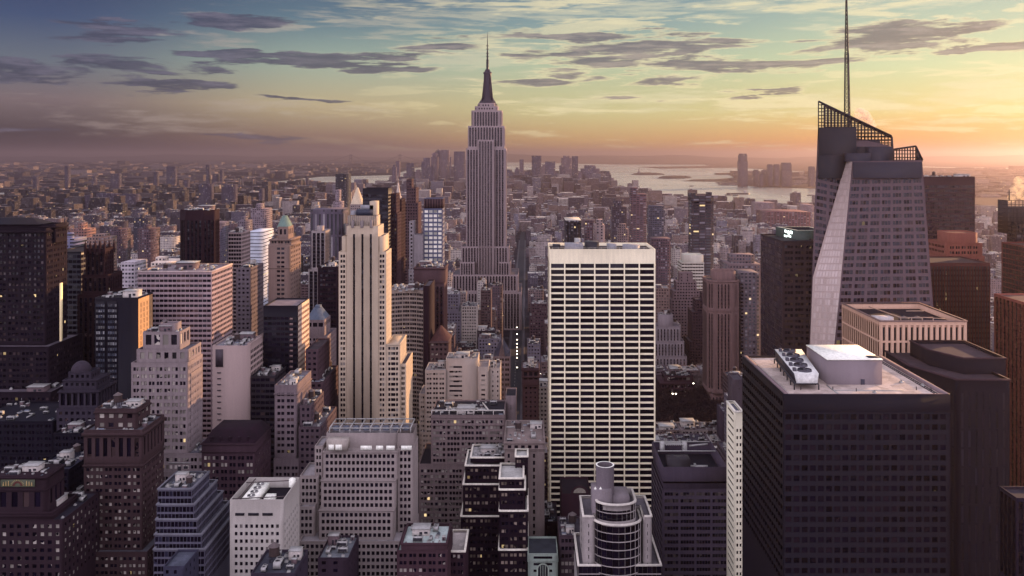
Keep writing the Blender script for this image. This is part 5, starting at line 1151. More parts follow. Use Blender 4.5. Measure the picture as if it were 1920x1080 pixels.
building('low_block', 'dim grey block with a flat bright-edged roof at the bottom left of the terraced block', 'block', 370,
    [(306, 346, 1062, 0, 16)], Style(wall(84, 82, 104), G_BR, 'w##', 6, '#', '#', 3.6, .45, .3, 1), None, roofc=(104, 108, 124))
# masses at the left, deep shade put into their dark colours
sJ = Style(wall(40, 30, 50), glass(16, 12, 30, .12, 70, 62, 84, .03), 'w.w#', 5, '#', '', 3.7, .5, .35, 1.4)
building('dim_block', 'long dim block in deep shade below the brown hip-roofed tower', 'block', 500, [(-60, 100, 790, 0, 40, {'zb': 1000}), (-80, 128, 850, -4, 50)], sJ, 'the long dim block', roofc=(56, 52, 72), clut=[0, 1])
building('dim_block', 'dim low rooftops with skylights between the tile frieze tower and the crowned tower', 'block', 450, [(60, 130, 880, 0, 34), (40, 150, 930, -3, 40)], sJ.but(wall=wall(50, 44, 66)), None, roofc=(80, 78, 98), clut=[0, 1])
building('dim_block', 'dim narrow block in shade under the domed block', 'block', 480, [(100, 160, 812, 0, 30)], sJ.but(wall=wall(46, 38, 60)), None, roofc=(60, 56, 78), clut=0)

# ------------------------------------------------------------------ towers of the middle distance and the far skylines (small in the picture)
def wmat(c, g=(34, 26, 42), pu=3.4, pv=3.7, fu=.55, fv=.5, roof=None): return winwall(c, g, pu, pv, fu, fv, .012, None, roof or tuple(min(255, int(x*1.08)) for x in c))
def simple(name, label, cat, D, tiers, c, ref=None, extra=None, group=None, base_z=0, **kw):
    """far tower: stacked boxes (x0,x1,ytop,dep) with a patterned wall"""
    x0, x1 = tiers[-1][0], tiers[-1][1]; org = (X((x0+x1)/2, D), D+tiers[-1][3]/2, base_z); bm = MB()
    for k, T in enumerate(tiers):
        a, c_, yt, dep = T[:4]; off = T[4] if len(T) > 4 else (len(tiers)-1-k)*dep*.06
        xa, xb = X(a, D), X(c_, D); z1 = Z(yt, D+off); z0 = Z(tiers[k+1][2], D)-2 if k+1 < len(tiers) else base_z
        bm.box(xa, xb, D+off, D+off+dep, z0, z1); 
        for d in (D+off, D+off+dep/2, D+off+dep): SLICES.append((VX+xa*F/d, VX+xb*F/d, HY+(H-z1)*F/d, HY+H*F/d, d))
        FOOT.append((xa, xb, D+off, D+off+dep, z1, label))
    if extra: extra(bm, D)
    o = bm.build(name, wmat(c, **kw), None, org); tag(o, label, cat, group)
    if ref: REF.append((ref, (x0+x1)/2, tiers[0][2], D))
    return o
dz = .5
simple('residential_tower', 'tall red brown tower with railing-like bands left of the big harbour', 'tower', 1750, [(1183, 1196, 352, 18), (1183, 1212, 364, 30)], (124, 82, 88), 'the red banded tower', pu=7, pv=4, fu=.8, fv=.45)
simple('residential_tower', 'dark stepped brown tower left of the red banded tower', 'tower', 1600, [(1152, 1168, 376, 20), (1148, 1175, 388, 30)], (92, 66, 78), 'the dark stepped tower')
simple('glass_tower', 'blue grey glass tower with a pale cap, right of the red banded tower', 'tower', 1500, [(1218, 1246, 386, 22, 2), (1217, 1247, 394, 26, 0)], (96, 88, 104), 'the blue grey cap tower', pu=4, fu=.8)
simple('residential_tower', 'small tan tower before the dark stepped tower', 'tower', 1350, [(1162, 1174, 420, 12), (1159, 1179, 430, 20)], (140, 112, 106), None)
simple('striped_office_block', 'cream framed office block with four dark bays behind the white slab', 'office', 1050, [(1061, 1089, 414, 48)], (70, 52, 62), 'the cream framed block', extra=lambda bm, D: [bm.box(X(p, D)-.9, X(p, D)+.9, D-1.2, D, 0, Z(414, D)) for p in (1061.5, 1068, 1075, 1082, 1088.5)]+[bm.box(X(1060, D), X(1090, D), D-1.4, D+49, Z(417, D), Z(413, D))], roof=(196, 186, 164))
simple('brick_tower', 'rust brown block with flat top right of the cream framed block', 'tower', 1150, [(1097, 1113, 414, 24)], (112, 76, 80), None)
simple('balcony_tower', 'pale ribbed apartment tower right of the cream framed block', 'tower', 1100, [(1119, 1130, 412, 16), (1115, 1134, 422, 26)], (158, 132, 124), 'the pale ribbed tower', pu=5, fu=.4)
simple('residential_tower', 'tall dark banded tower with slanted pale top near the water', 'tower', 1250, [(1296, 1306, 362, 20, 6), (1297, 1338, 372, 26, 0)], (84, 62, 72), 'the tall banded tower', extra=lambda bm, D: (bm.box(X(1296, D), X(1338, D), D-.6, D, Z(378, D), Z(367, D)), bm.box(X(1328, D), X(1337, D), D+8, D+18, Z(372, D), Z(361, D))), pu=9, pv=4.2, fu=.85, fv=.5)
simple('office_tower', 'slab with plum walls just left of the tall banded tower', 'tower', 1150, [(1222, 1258, 448, 30)], (110, 76, 86), None, pu=3, fu=.6)
simple('brick_tower', 'narrow grey brown slab behind the screened office left of the banded green box tower', 'tower', 880, [(1390, 1424, 512, 30)], (118, 100, 104), 'the grey brown slab', pu=4, fu=.55)
simple('loft_block', 'large pale loft building behind the grey brown slab', 'block', 960, [(1376, 1420, 478, 20, 12), (1368, 1428, 496, 50, 0)], (128, 104, 104), 'the pale loft building')
simple('apartment_block', 'pale apartment block by the far shore right of the tall banded tower', 'block', 2600, [(1418, 1452, 380, 60)], (150, 124, 122), None)
simple('apartment_block', 'tan apartment block on the far shore beside the crystal tower', 'block', 2500, [(1507, 1526, 384, 60)], (160, 130, 124), None)
simple('warehouse', 'long low terracotta warehouse by the shore left of the crystal tower', 'warehouse', 2300, [(1440, 1520, 398, 120)], (134, 84, 84), 'the terracotta warehouse', pu=8)
simple('black_tower', 'square black tower standing alone left of the needle spire', 'tower', 2800, [(629, 651, 326, 60)], (52, 34, 58), 'the lone black tower', pu=5)
simple('church_tower', 'pale grey domed tower right of the green-roofed tower', 'tower', 1900, [(628, 636, 356, 20), (624, 640, 378, 30)], (150, 128, 132), None)
simple('courthouse_block', 'long grey colonnaded block behind the pale-piered tower', 'block', 1500, [(582, 640, 393, 60)], (108, 94, 110), 'the colonnaded block', pu=7, pv=40, fu=.45, fv=.9)
simple('hospital_block', 'pale block with big windows right of the pink-sided tower', 'block', 1400, [(382, 414, 418, 40)], (112, 100, 120), None)
simple('white_stepped_block', 'bright white stepped rooftops left of the octagonal tower', 'block', 840, [(285, 302, 482, 10, 8), (283, 322, 492, 34, 0)], (206, 186, 166), 'the white stepped rooftop')
simple('white_block', 'small bright white block between the gothic tower and the striped block', 'block', 800, [(226, 253, 492, 26)], (176, 164, 166), None, pu=3, fu=.7)
simple('silo_block', 'white banded block with a rooftop drum behind the gothic tower', 'block', 900, [(112, 139, 448, 26)], (120, 118, 146), None, pu=30, fu=.95, fv=.5, extra=lambda bm, D: bm.cyl(X(121, D), D+12, Z(448, D), Z(438, D), 3.6, 3.4, 12))
simple('white_hall', 'pale sloped white roof beside the pink-sided tower', 'hall', 900, [(466, 492, 434, 40)], (178, 182, 188), None, pu=60, fu=.9, fv=.2)
simple('brick_tower', 'orange-lit stepped top poking up behind the gothic tower', 'tower', 1100, [(145, 153, 419, 14), (131, 161, 430, 26)], (150, 104, 92), 'the orange stepped top')
simple('brick_tower', 'orange-edged block right of the orange stepped top', 'tower', 980, [(172, 190, 440, 20), (162, 196, 446, 30)], (150, 116, 100), None)
simple('brick_tower', 'dark block with lit rooftop hut midway to the octagonal tower', 'tower', 1300, [(213, 220, 426, 14), (204, 228, 430, 30)], (104, 74, 84), None)
simple('brick_tower', 'dark brown tower with orange rooftop hut nearest left of the octagonal tower', 'tower', 1250, [(268, 276, 422, 14), (258, 284, 429, 30)], (110, 78, 84), None)
simple('brick_tower', 'tall dim block with chimney hut above the white stepped rooftop', 'tower', 1700, [(262, 266, 401, 12), (250, 276, 409, 40)], (72, 58, 80), None)
simple('brick_tower', 'two-toned stepped tower right of the green-roofed tower crown', 'tower', 1500, [(480, 489, 382, 20), (470, 498, 392, 40)], (140, 118, 122), None)
simple('brick_tower', 'jagged topped stone tower left of the green-roofed tower', 'tower', 1350, [(452, 459, 406, 14), (445, 462, 414, 30)], (128, 110, 118), None)
simple('dark_office_block', 'dark maroon block low left of the arcaded brown tower', 'block', 720, [(740, 790, 534, 6)], (100, 76, 84), None) if False else None

# downtown cluster, about six kilometres off
FAR = [(735,742,309),(742,749,302),(762,776,306),(778,790,318),(790,800,303),(794,806,296),(808,821,290),(816,826,284),(826,842,281),(836,846,290),(851,872,284),(846,858,312),(800,815,312),(870,880,300),
       (950,960,318),(965,974,314),(974,982,299),(997,1015,293),(1015,1024,308),(1022,1041,303),(1049,1060,310),(1052,1072,292),(1073,1084,293),(1049,1078,316),(1089,1124,312),(1096,1116,310),(1124,1132,325),(1136,1145,321),(1146,1151,334),(984,996,322),(1036,1048,322),(1082,1092,324),(958,966,324),(758,800,322),(1005,1030,330)]
DC = [(112,92,108),(126,100,110),(98,80,102),(134,108,112),(106,90,112)]
FW = ['slim','squat','tall','blocky','stepped','narrow','broad','low']
for k, (a, c_, yt) in enumerate(FAR):
    D = 6000+(k*379) % 900; side = 'left' if a < 900 else 'right'
    n = sorted(x[0] for x in FAR if (x[0] < 900) == (a < 900)).index(a)+1
    ords = ['first','second','third','fourth','fifth','sixth','seventh','eighth','ninth','tenth','eleventh','twelfth','thirteenth','fourteenth','fifteenth','sixteenth','seventeenth','eighteenth','nineteenth','twentieth','twenty-first','twenty-second']
    def pk(bm, D_, a=a, c_=c_, yt=yt, k=k):
        if k in (6, 7): bm.prism([(X(a, D_), D_+10), (X(c_, D_), D_+10), (X(c_, D_), D_+40), (X(a, D_), D_+40)], Z(yt, D_), Z(yt-4, D_), 0, sc=.2)
        if k in (17,): bm.box(X(a, D_)-2, X(c_, D_)+2, D_+5, D_+30, Z(yt, D_), Z(yt-1, D_))
    simple('skyscraper', f'hazy downtown skyscraper, {ords[n-1]} from the {"left" if a < 900 else "masted skyscraper"} in the {side} cluster', 'skyscraper', D,
           [(a, c_, yt, 45)] if k % 3 else [(a+(c_-a)*.2, c_-(c_-a)*.2, yt, 30), (a, c_, yt+4, 45)], DC[k % 5], None, pk, 'distant downtown skyscrapers', pu=6, pv=6)
# across the river
NJ = [(1386,1402,288,6900),(1414,1423,318,7000),(1429,1438,319,7100),(1440,1449,308,7000),(1452,1462,308,7000),(1466,1485,305,7000),(1518,1528,312,7000),(1425,1431,326,6900)]
for k, (a, c_, yt, D) in enumerate(NJ):
    nm = ['tallest tower with rounded top', 'low tower nearest the tallest one', 'small twin-like tower', 'dark slim tower, left of a pair', 'dark slim tower, right of a pair', 'broad round-shouldered tower', 'low tower touching the crystal tower', 'stub tower between two low ones'][k]
    simple('skyscraper', f'{nm} on the far river bank', 'skyscraper', D, [(a+1.5, c_-1.5, yt, 40), (a+.6, c_-.6, yt+3, 48), (a, c_, yt+14, 60)] if k in (0, 5) else [(a+.8, c_-.8, yt, 34), (a, c_, yt+2, 40)], (104, 84, 100), None, None, 'towers on the far river bank', pu=6, pv=6)
# bank of towers of the old east side, at the left
for k, (a, c_, yt) in enumerate([(61,64,332),(65,68,332),(121,127,311),(158,166,366),(180,220,363),(225,255,364),(120,143,372),(207,223,326),(312,328,312),(344,352,337),(386,392,309),(398,408,327),(412,416,319),(485,491,354),(415,440,346),(372,395,345),(172,177,331),(288,294,322),(560,566,337),(573,577,333)]):
    simple('apartment_tower', f'dim apartment tower far left, {["first","second","third","fourth","fifth","sixth","seventh","eighth","ninth","tenth","eleventh","twelfth","thirteenth","fourteenth","fifteenth","sixteenth","seventeenth","eighteenth","nineteenth","twentieth"][sorted([61,65,121,158,180,225,120,207,312,344,386,398,412,485,415,372,172,288,560,573]).index(a)]} from the left in the hazy east side', 'tower', 3800 if yt > 340 else 6200, [(a, c_, yt, 40)], (84, 66, 92), None, None, 'distant east side towers', pu=6, pv=6)
# ------------------------------------------------------------------ land and water
def gnd(px, py): D = H*F/(py-HY); return (X(px, D), D)
def sheet(name, pts, z, mat, kind='structure', skirt=5.0):
    bm = MB(); bm.poly([(x, y, z) for x, y in pts]); n = len(pts)
    for k in range(n): a, b_ = pts[k], pts[(k+1) % n]; bm.quad((*a, z), (*b_, z), (*b_, z-skirt), (*a, z-skirt))
    o = bm.build(name, mat); tag(o, kind=kind); return o
def landmat(key, dark, light, spark, scale, asphalt=False):
    m, t = newmat(key); P = t.add('ShaderNodeNewGeometry').outputs['Position']
    n1 = t.noise(P, scale, 6, .7); n2 = t.noise(P, scale*7, 4, .7)
    c = t.ramp(t.m('ADD', t.m('MULTIPLY', n1, .6), t.m('MULTIPLY', n2, .4)), [(.35, C(*dark)), (.55, C(*light)), (.74, C(*spark))])
    finish(t, c, .95, .1); return m
GR = landmat('city_ground', (58, 48, 58), (84, 72, 82), (110, 96, 100), .02)
FAR_L = landmat('far_land', (40, 30, 48), (60, 48, 64), (112, 94, 100), .0022)
m, t = newmat('water'); P = t.add('ShaderNodeNewGeometry').outputs['Position']
mp = t.add('ShaderNodeMapping'); t.link(P, mp.inputs[0]); mp.inputs['Scale'].default_value = (1, .35, 1)
nb = t.noise(mp.outputs[0], .02, 6, .7)
n0 = t.noise(mp.outputs[0], .0011, 4, .6)
b_ = t.add('ShaderNodeBsdfPrincipled'); t.put(b_.inputs['Base Color'], t.ramp(n0, [(.3, C(126, 140, 144)), (.7, C(170, 180, 172))])); t.put(b_.inputs['Roughness'], t.m('ADD', .16, t.m('MULTIPLY', n0, .22)))
bn = t.add('ShaderNodeBump'); bn.inputs['Strength'].default_value = .35; bn.inputs['Distance'].default_value = 3.0; t.link(nb, bn.inputs['Height']); t.link(bn.outputs[0], b_.inputs['Normal'])
o_ = t.add('ShaderNodeOutputMaterial'); t.link(b_.outputs[0], o_.inputs[0]); WATER = m
sheet('water', [(-120000, -3000), (120000, -3000), (120000, 160000), (-120000, 160000)], -3.0, WATER, skirt=1)
near = [gnd(x, y) for x, y in [(-900, 412), (-300, 384), (0, 371), (200, 365), (350, 358), (500, 349), (620, 346.5), (740, 347), (800, 342), (870, 339), (1000, 338), (1130, 341.5), (1150, 350), (1215, 356), (1232, 366), (1290, 372.5), (1345, 379.5), (1400, 388), (1530, 390), (1830, 405), (1890, 420), (1960, 432), (2300, 470)]]
ground = sheet('ground', [(-2600, -500)]+near+[(2600, -500)], 0.0, GR)
brook = [gnd(x, y) for x, y in [(-900, 394), (0, 360.5), (200, 356.5), (350, 351), (500, 342), (600, 331), (735, 328), (775, 315), (850, 308.5), (872, 304)]]
sheet('far_shore', brook+[(X(890, 60000), 60000), (-110000, 60000), (-110000, 4000)], 0.0, FAR_L)
sheet('far_land', [gnd(x, y) for x, y in [(930, 303), (1150, 308), (1320, 308.5), (1330, 311), (1200, 313), (1240, 316), (1390, 314), (1450, 319)]]+[gnd(1540, 322), gnd(1730, 312), gnd(1800, 313.5), gnd(1960, 315)]+[(X(2100, 60000), 60000), (X(930, 60000), 60000)], 0.0, FAR_L)
sheet('river_bank', [gnd(x, y) for x, y in [(1282, 339.3), (1300, 336.5), (1345, 336), (1378, 333), (1366, 327), (1338, 324.5), (1390, 323), (1450, 321), (1540, 324), (1730, 314), (1960, 318), (2300, 330), (2300, 400), (1960, 392), (1885, 390), (1840, 384), (1760, 378), (1700, 366), (1530, 353), (1420, 350), (1380, 345), (1368, 340.5)]], 0.0, FAR_L)
ISL = landmat('island_green', (52, 50, 56), (76, 70, 74), (110, 100, 92), .01)
def island(name, pts, h):
    bm = MB(); P = [gnd(*p) for p in pts]; n = len(P); cx = sum(p[0] for p in P)/n; cyy = sum(p[1] for p in P)/n
    lv = [(1, -3.2), (.97, 1), (.86, h*.8), (.6, h)]
    for (s0, z0), (s1, z1) in zip(lv, lv[1:]):
        for k in range(n):
            a, c = P[k], P[(k+1) % n]; f = lambda p, s: (cx+(p[0]-cx)*s, cyy+(p[1]-cyy)*s)
            bm.quad((*f(a, s0), z0), (*f(c, s0), z0), (*f(c, s1), z1), (*f(a, s1), z1))
    bm.poly([(cx+(p[0]-cx)*.6, cyy+(p[1]-cyy)*.6, h) for p in P]); o = bm.build(name, ISL); tag(o, kind='structure')
island('island', [(1183, 327), (1196, 325.3), (1215, 324.5), (1235, 325.5), (1248, 327.2), (1230, 327.9), (1200, 328)], 14)
island('island', [(1232, 334), (1240, 331.8), (1262, 331), (1290, 331.5), (1298, 333), (1280, 334.5), (1250, 334.8)], 16)
def hills(name, x0, x1, D, prof, depth):
    bm = MB(); xs = np.linspace(x0, x1, 60); rs = random.Random(3); ph = [rs.uniform(0, 6) for _ in range(5)]
    def hgt(x): return prof*(.62+.16*math.sin(x/2900+ph[0])+.12*math.sin(x/1300+ph[1])+.06*math.sin(x/500+ph[2]))
    for a, c in zip(xs, xs[1:]):
        ha, hc = hgt(a), hgt(c)
        bm.quad((a, D, 0), (c, D, 0), (c, D+depth*.4, hc), (a, D+depth*.4, ha)); bm.quad((a, D+depth*.4, ha), (c, D+depth*.4, hc), (c, D+depth, 0), (a, D+depth, 0))
    o = bm.build(name, FAR_L); tag(o, kind='structure')
hills('hills', X(940, 30000), X(1560, 30000), 30000, 330, 9000)
hills('hills', X(1500, 34000), X(2150, 34000), 34000, 280, 9000)
hills('hills', X(-200, 42000), X(960, 42000), 42000, 300, 9000)

# ---- suspension bridge far down the bay: two towers, deck, cables
br = thing('suspension_bridge', (X(704, 21000), 21000, 0), 'faint suspension bridge with two tall towers on the horizon', 'bridge'); bb = (X(704, 21000), 21000, 0)
BRM = plain('bridge_grey', 88, 74, 92)
for px in (658, 750):
    def tw(bm, px=px):
        for s in (-22, 22): bm.box(X(px, 21000)+s-9, X(px, 21000)+s+9, 21000-10, 21000+10, -3, 262)
        for z in (60, 160, 240): bm.box(X(px, 21000)-20, X(px, 21000)+20, 21000-8, 21000+8, z, z+20)
    part(br, bb, 'bridge_tower', tw, [BRM])
part(br, bb, 'deck', lambda bm: bm.box(X(600, 21000), X(810, 21000), 20990, 21010, 62, 72), [BRM])
def cab(bm):
    xs = [X(600, 21000), X(658, 21000), X(750, 21000), X(810, 21000)]
    for (xa, xb, za, zb, sag) in ((xs[0], xs[1], 72, 262, 30), (xs[1], xs[2], 262, 262, 185), (xs[2], xs[3], 262, 72, 30)):
        pr = None
        for k in range(17):
            t = k/16; p = (xa+(xb-xa)*t, 21000, za+(zb-za)*t-sag*4*t*(1-t));
            if pr: bm.bar(pr, p, 3.5)
            pr = p
part(br, bb, 'main_cable', cab, [BRM])
# ---- near suspension bridge on the left river
b2 = thing('suspension_bridge', (X(475, 5900), 5900, 0), 'dim suspension bridge crossing the river at the hazy left', 'bridge'); b2b = (X(475, 5900), 5900, 0)
for px in (452, 476):
    part(b2, b2b, 'bridge_tower', (lambda px: lambda bm: ([bm.bar((X(px, 5900)+s, 5900, 0), (X(px, 5900)+s*.6, 5900, 100), 3) for s in (-12, 12)], bm.box(X(px, 5900)-10, X(px, 5900)+10, 5897, 5903, 92, 100), bm.box(X(px, 5900)-12, X(px, 5900)+12, 5897, 5903, 40, 46)))(px), [BRM])
part(b2, b2b, 'deck', lambda bm: bm.box(X(415, 5900), X(520, 5900), 5894, 5906, 40, 45), [BRM])
# ---- statue on its island
st_ = thing('statue', (X(1198, 11600), 11600, 0), 'tiny standing statue on a tall pedestal on the harbour island', 'statue'); sb_ = (X(1198, 11600), 11600, 0)
sx = X(1198, 11600)
part(st_, sb_, 'pedestal', lambda bm: (bm.box(sx-24, sx+24, 11576, 11624, 8, 20), bm.prism([(sx-11, 11589), (sx+11, 11589), (sx+11, 11611), (sx-11, 11611)], 20, 47, sc=.75)), [plain('statue_stone', 120, 106, 106)])
part(st_, sb_, 'figure', lambda bm: (bm.cyl(sx, 11600, 47, 72, 6, 4.2, 10), bm.cyl(sx, 11600, 72, 80, 4.2, 2.2, 10), bm.cyl(sx, 11600, 80, 86, 2.3, 2.0, 8), bm.bar((sx+3.5, 11600, 76), (sx+6.5, 11600, 93), 1.2, 0, .9)), [plain('statue_green', 84, 96, 96)])
# ---- ships
SH = plain('ship_hull', 52, 44, 60); SHW = plain('ship_white', 170, 160, 150)
for px, py, L, lb in ((1384, 363.5, 150, 'long low cargo ship on the water right of the banded tower'), (1366, 365.5, 46, 'small boat just left of the long cargo ship'), (1379, 366.6, 40, 'small barge right below the long cargo ship'), (1520, 366, 44, 'small ferry beside the crystal tower'), (1297, 348.7, 40, 'small boat above the tall banded tower'), (1364, 346.5, 30, 'tiny boat off the tip of the river bank')):
    gx, gy = gnd(px, py); e = thing('cargo_ship' if L > 100 else 'boat', (gx, gy, -3), lb, 'ship' if L > 100 else 'boat'); w = L*.16
    def hull(bm, gx=gx, gy=gy, L=L, w=w):
        P = [(gx-L/2, gy-w/2), (gx+L*.42, gy-w/2), (gx+L/2, gy), (gx+L*.42, gy+w/2), (gx-L/2, gy+w/2)]; bm.prism(P, -3.2, L*.03+1)
    part(e, (gx, gy, -3), 'hull', hull, [SH]); part(e, (gx, gy, -3), 'cabin', lambda bm, gx=gx, gy=gy, L=L, w=w: (bm.box(gx+L*.25, gx+L*.36, gy-w*.35, gy+w*.35, L*.03+1, L*.13+2), bm.cyl(gx+L*.3, gy, L*.13+2, L*.16+3, L*.012, n=8)), [SHW])

# ------------------------------------------------------------------ what hides what, in picture space (only used to leave out blocks nobody sees)
BW_, BH_ = 960, 540
buf = np.full((BH_, BW_), 1e9)
for (a, c, yt, yb_, d) in SLICES:
    i0, i1 = int(max(0, math.ceil(a/2))), int(min(BW_, c/2)); j0 = int(max(0, math.ceil(yt/2))); j1 = int(min(BH_, yb_/2)) if yb_ < 1e6 else BH_
    if i1 > i0 and j1 > j0: np.minimum(buf[j0:j1, i0:i1], d, out=buf[j0:j1, i0:i1])

# ------------------------------------------------------------------ streets
AS = plain('asphalt', 62, 56, 66, .9)
PAV = plain('pavement', 104, 96, 100, .9)
LINE = plain('road_paint', 170, 164, 150, .8)
AV = [-14+244*k for k in range(-9, 10)]
SH_ROADS = MB(); SH_PAVE = MB(); SH_LINE = MB()
for x in AV:
    SH_ROADS.quad((x-7, 560, .008), (x+7, 560, .008), (x+7, 4200, .008), (x-7, 4200, .008))
    for s in (-1, 1): SH_PAVE.box(x+s*9-2, x+s*9+2, 560, 2600, 0, .13)
    for k in range(60): SH_LINE.quad((x-.15, 600+k*14, .014), (x+.15, 600+k*14, .014), (x+.15, 606+k*14, .014), (x-.15, 606+k*14, .014))
ST = [560+82*k for k in range(0, 46)]
for y in ST:
    SH_ROADS.quad((-1700, y-5, .004), (1700, y-5, .004), (1700, y+5, .004), (-1700, y+5, .004))
tag(SH_ROADS.build('road', AS), kind='structure'); tag(SH_PAVE.build('pavement', PAV), kind='structure'); tag(SH_LINE.build('road_markings', LINE), kind='structure')

# ------------------------------------------------------------------ the blocks of the city between and beyond the towers
PAL = [(128,110,116),(150,130,124),(112,84,90),(138,112,108),(96,78,92),(166,150,142),(120,94,94),(104,92,108),(146,118,108),(84,64,78),(178,164,150),(134,124,134)]
PN = ['grey','tan','maroon','buff','plum','cream','brown','slate','ochre','dark plum','ivory','lilac grey']
ROOFS = [(118,106,116),(150,142,146),(92,82,96),(176,168,160),(104,88,92),(196,188,172),(84,76,90),(132,116,116)]
RN = ['grey','light grey','dark','pale','brownish','whitish','tarry','dusty']
WMAT = [Style(wall(*c), glass(26, 20, 36, .25, 150, 140, 132, .02), 'w.w#' if k % 3 == 0 else 'w#', 5.0 if k % 3 == 0 else 3.3, '#', '', 3.6, .46, .3, 1) for k, c in enumerate(PAL)]
rs = random.Random(11)
cand = []
def inpark(x, y): return 95 < x < 215 and 770 < y < 915
def inroad(x0, x1): return any(x0 < a+11 and x1 > a-11 for a in AV)
foot = np.array([f[:4] for f in FOOT])
def clash(x0, x1, y0, y1, m=1.5): return bool(np.any((foot[:, 0] < x1+m) & (foot[:, 1] > x0-m) & (foot[:, 2] < y1+m) & (foot[:, 3] > y0-m)))
def vis_px(x0, x1, y0, y1, z, paint=False):
    n = 0; hit = 0
    for d in (y0, (y0+y1)/2, y1):
        a, c = VX+x0*F/d, VX+x1*F/d; yt = HY+(H-z)*F/d; yb_ = HY+H*F/d
        i0, i1 = int(max(0, a/2)), int(min(BW_, c/2+1)); j0, j1 = int(max(0, yt/2)), int(min(BH_, yb_/2+1))
        if i1 > i0 and j1 > j0:
            sub = buf[j0:j1, i0:i1]; hit += int((sub > d).sum())
            if paint: np.minimum(sub, d, out=sub)
    return hit
for yi, y in enumerate(ST):
    for half_ in (0, 1):
        y0 = y+7+half_*35; y1 = y0+rs.uniform(26, 33)
        x = -1500+rs.uniform(0, 20); lim = 1.0*y0*.66+60
        if y0 > 2900: continue
        while x < 1500:
            w = rs.choice((12, 15, 18, 22, 27, 34, 42))*rs.uniform(.85, 1.2)*(1 if y0 < 1500 else 1.25); x0, x1 = x, x+w-.6; x = x+w
            px0, px1 = VX+x0*F/y0, VX+x1*F/y0
            if px1 < -30 or px0 > 1950 or inroad(x0, x1) or clash(x0, x1, y0, y1) or inpark((x0+x1)/2, y0): continue
            if y0 < 640 and abs((x0+x1)/2) > 420: pass
            base_h = 30 if abs((x0+x1)/2+14) < 130 and y0 > 1250 else 46
            h = rs.lognormvariate(math.log(base_h), .42)
            if rs.random() < .07: h *= 1.7
            cap = 95 if y0 < 1300 else 80
            if 1200 < (px0+px1)/2 < 1360 and y0 < 1000: h = min(h, 14)   # the open square stays in view
            if y0 < 1000: h = min(h, 62)
            h = max(12, min(h, cap)); yy1 = y1 - rs.uniform(0, 6)
            cand.append([x0, x1, y0, yy1, h])
cand.sort(key=lambda c: c[2])
seen = []
for c_ in cand:
    v = vis_px(*c_)
    if v > 3: seen.append((v, c_)); vis_px(*c_, paint=True)
seen.sort(key=lambda s: -s[0])
indiv = seen[:300]; mass = [s[1] for s in seen[300:]]
print('blocks seen', len(seen), 'individual', len(indiv))

# labels: every small block is named by the nearest landmark tower and its rank round it
ORD = ['nearest', 'second nearest', 'third nearest', 'fourth nearest', 'fifth nearest', 'sixth nearest', 'seventh nearest', 'eighth nearest', 'ninth nearest', 'tenth nearest']+[f'{w} nearest' for w in ['eleventh','twelfth','thirteenth','fourteenth','fifteenth','sixteenth','seventeenth','eighteenth','nineteenth','twentieth','twenty-first','twenty-second','twenty-third','twenty-fourth','twenty-fifth','twenty-sixth','twenty-seventh','twenty-eighth','twenty-ninth','thirtieth','thirty-first','thirty-second','thirty-third','thirty-fourth']]
recs = []
for v, (x0, x1, y0, y1, h) in indiv:
    px, py = VX+(x0+x1)/2*F/y0, HY+(H-h)*F/y0
    best = min(REF, key=lambda q: math.hypot(px-q[1], (py-q[2])*.8)+ (0 if q[3] < 1300 else 60))
    ci = rs.choice([2, 4, 6, 7, 9]) if px < 620 and rs.random() < .7 else rs.randrange(len(PAL)); ri = rs.randrange(len(ROOFS)); rel = 'left of' if px < best[1] else 'right of'  # blocks at the left draw mostly dark walls, painting in the dimness
    dist = math.hypot(px-best[1], py-best[2]); recs.append([x0, x1, y0, y1, h, ci, ri, best[0], rel, dist])
byk = {}
for q in recs: byk.setdefault((q[5], q[7], q[8]), []).append(q)
for k, lst in byk.items():
    lst.sort(key=lambda q: q[9])
    for j, q in enumerate(lst): q.append(ORD[min(j, len(ORD)-1)] if len(lst) > 1 else 'only')
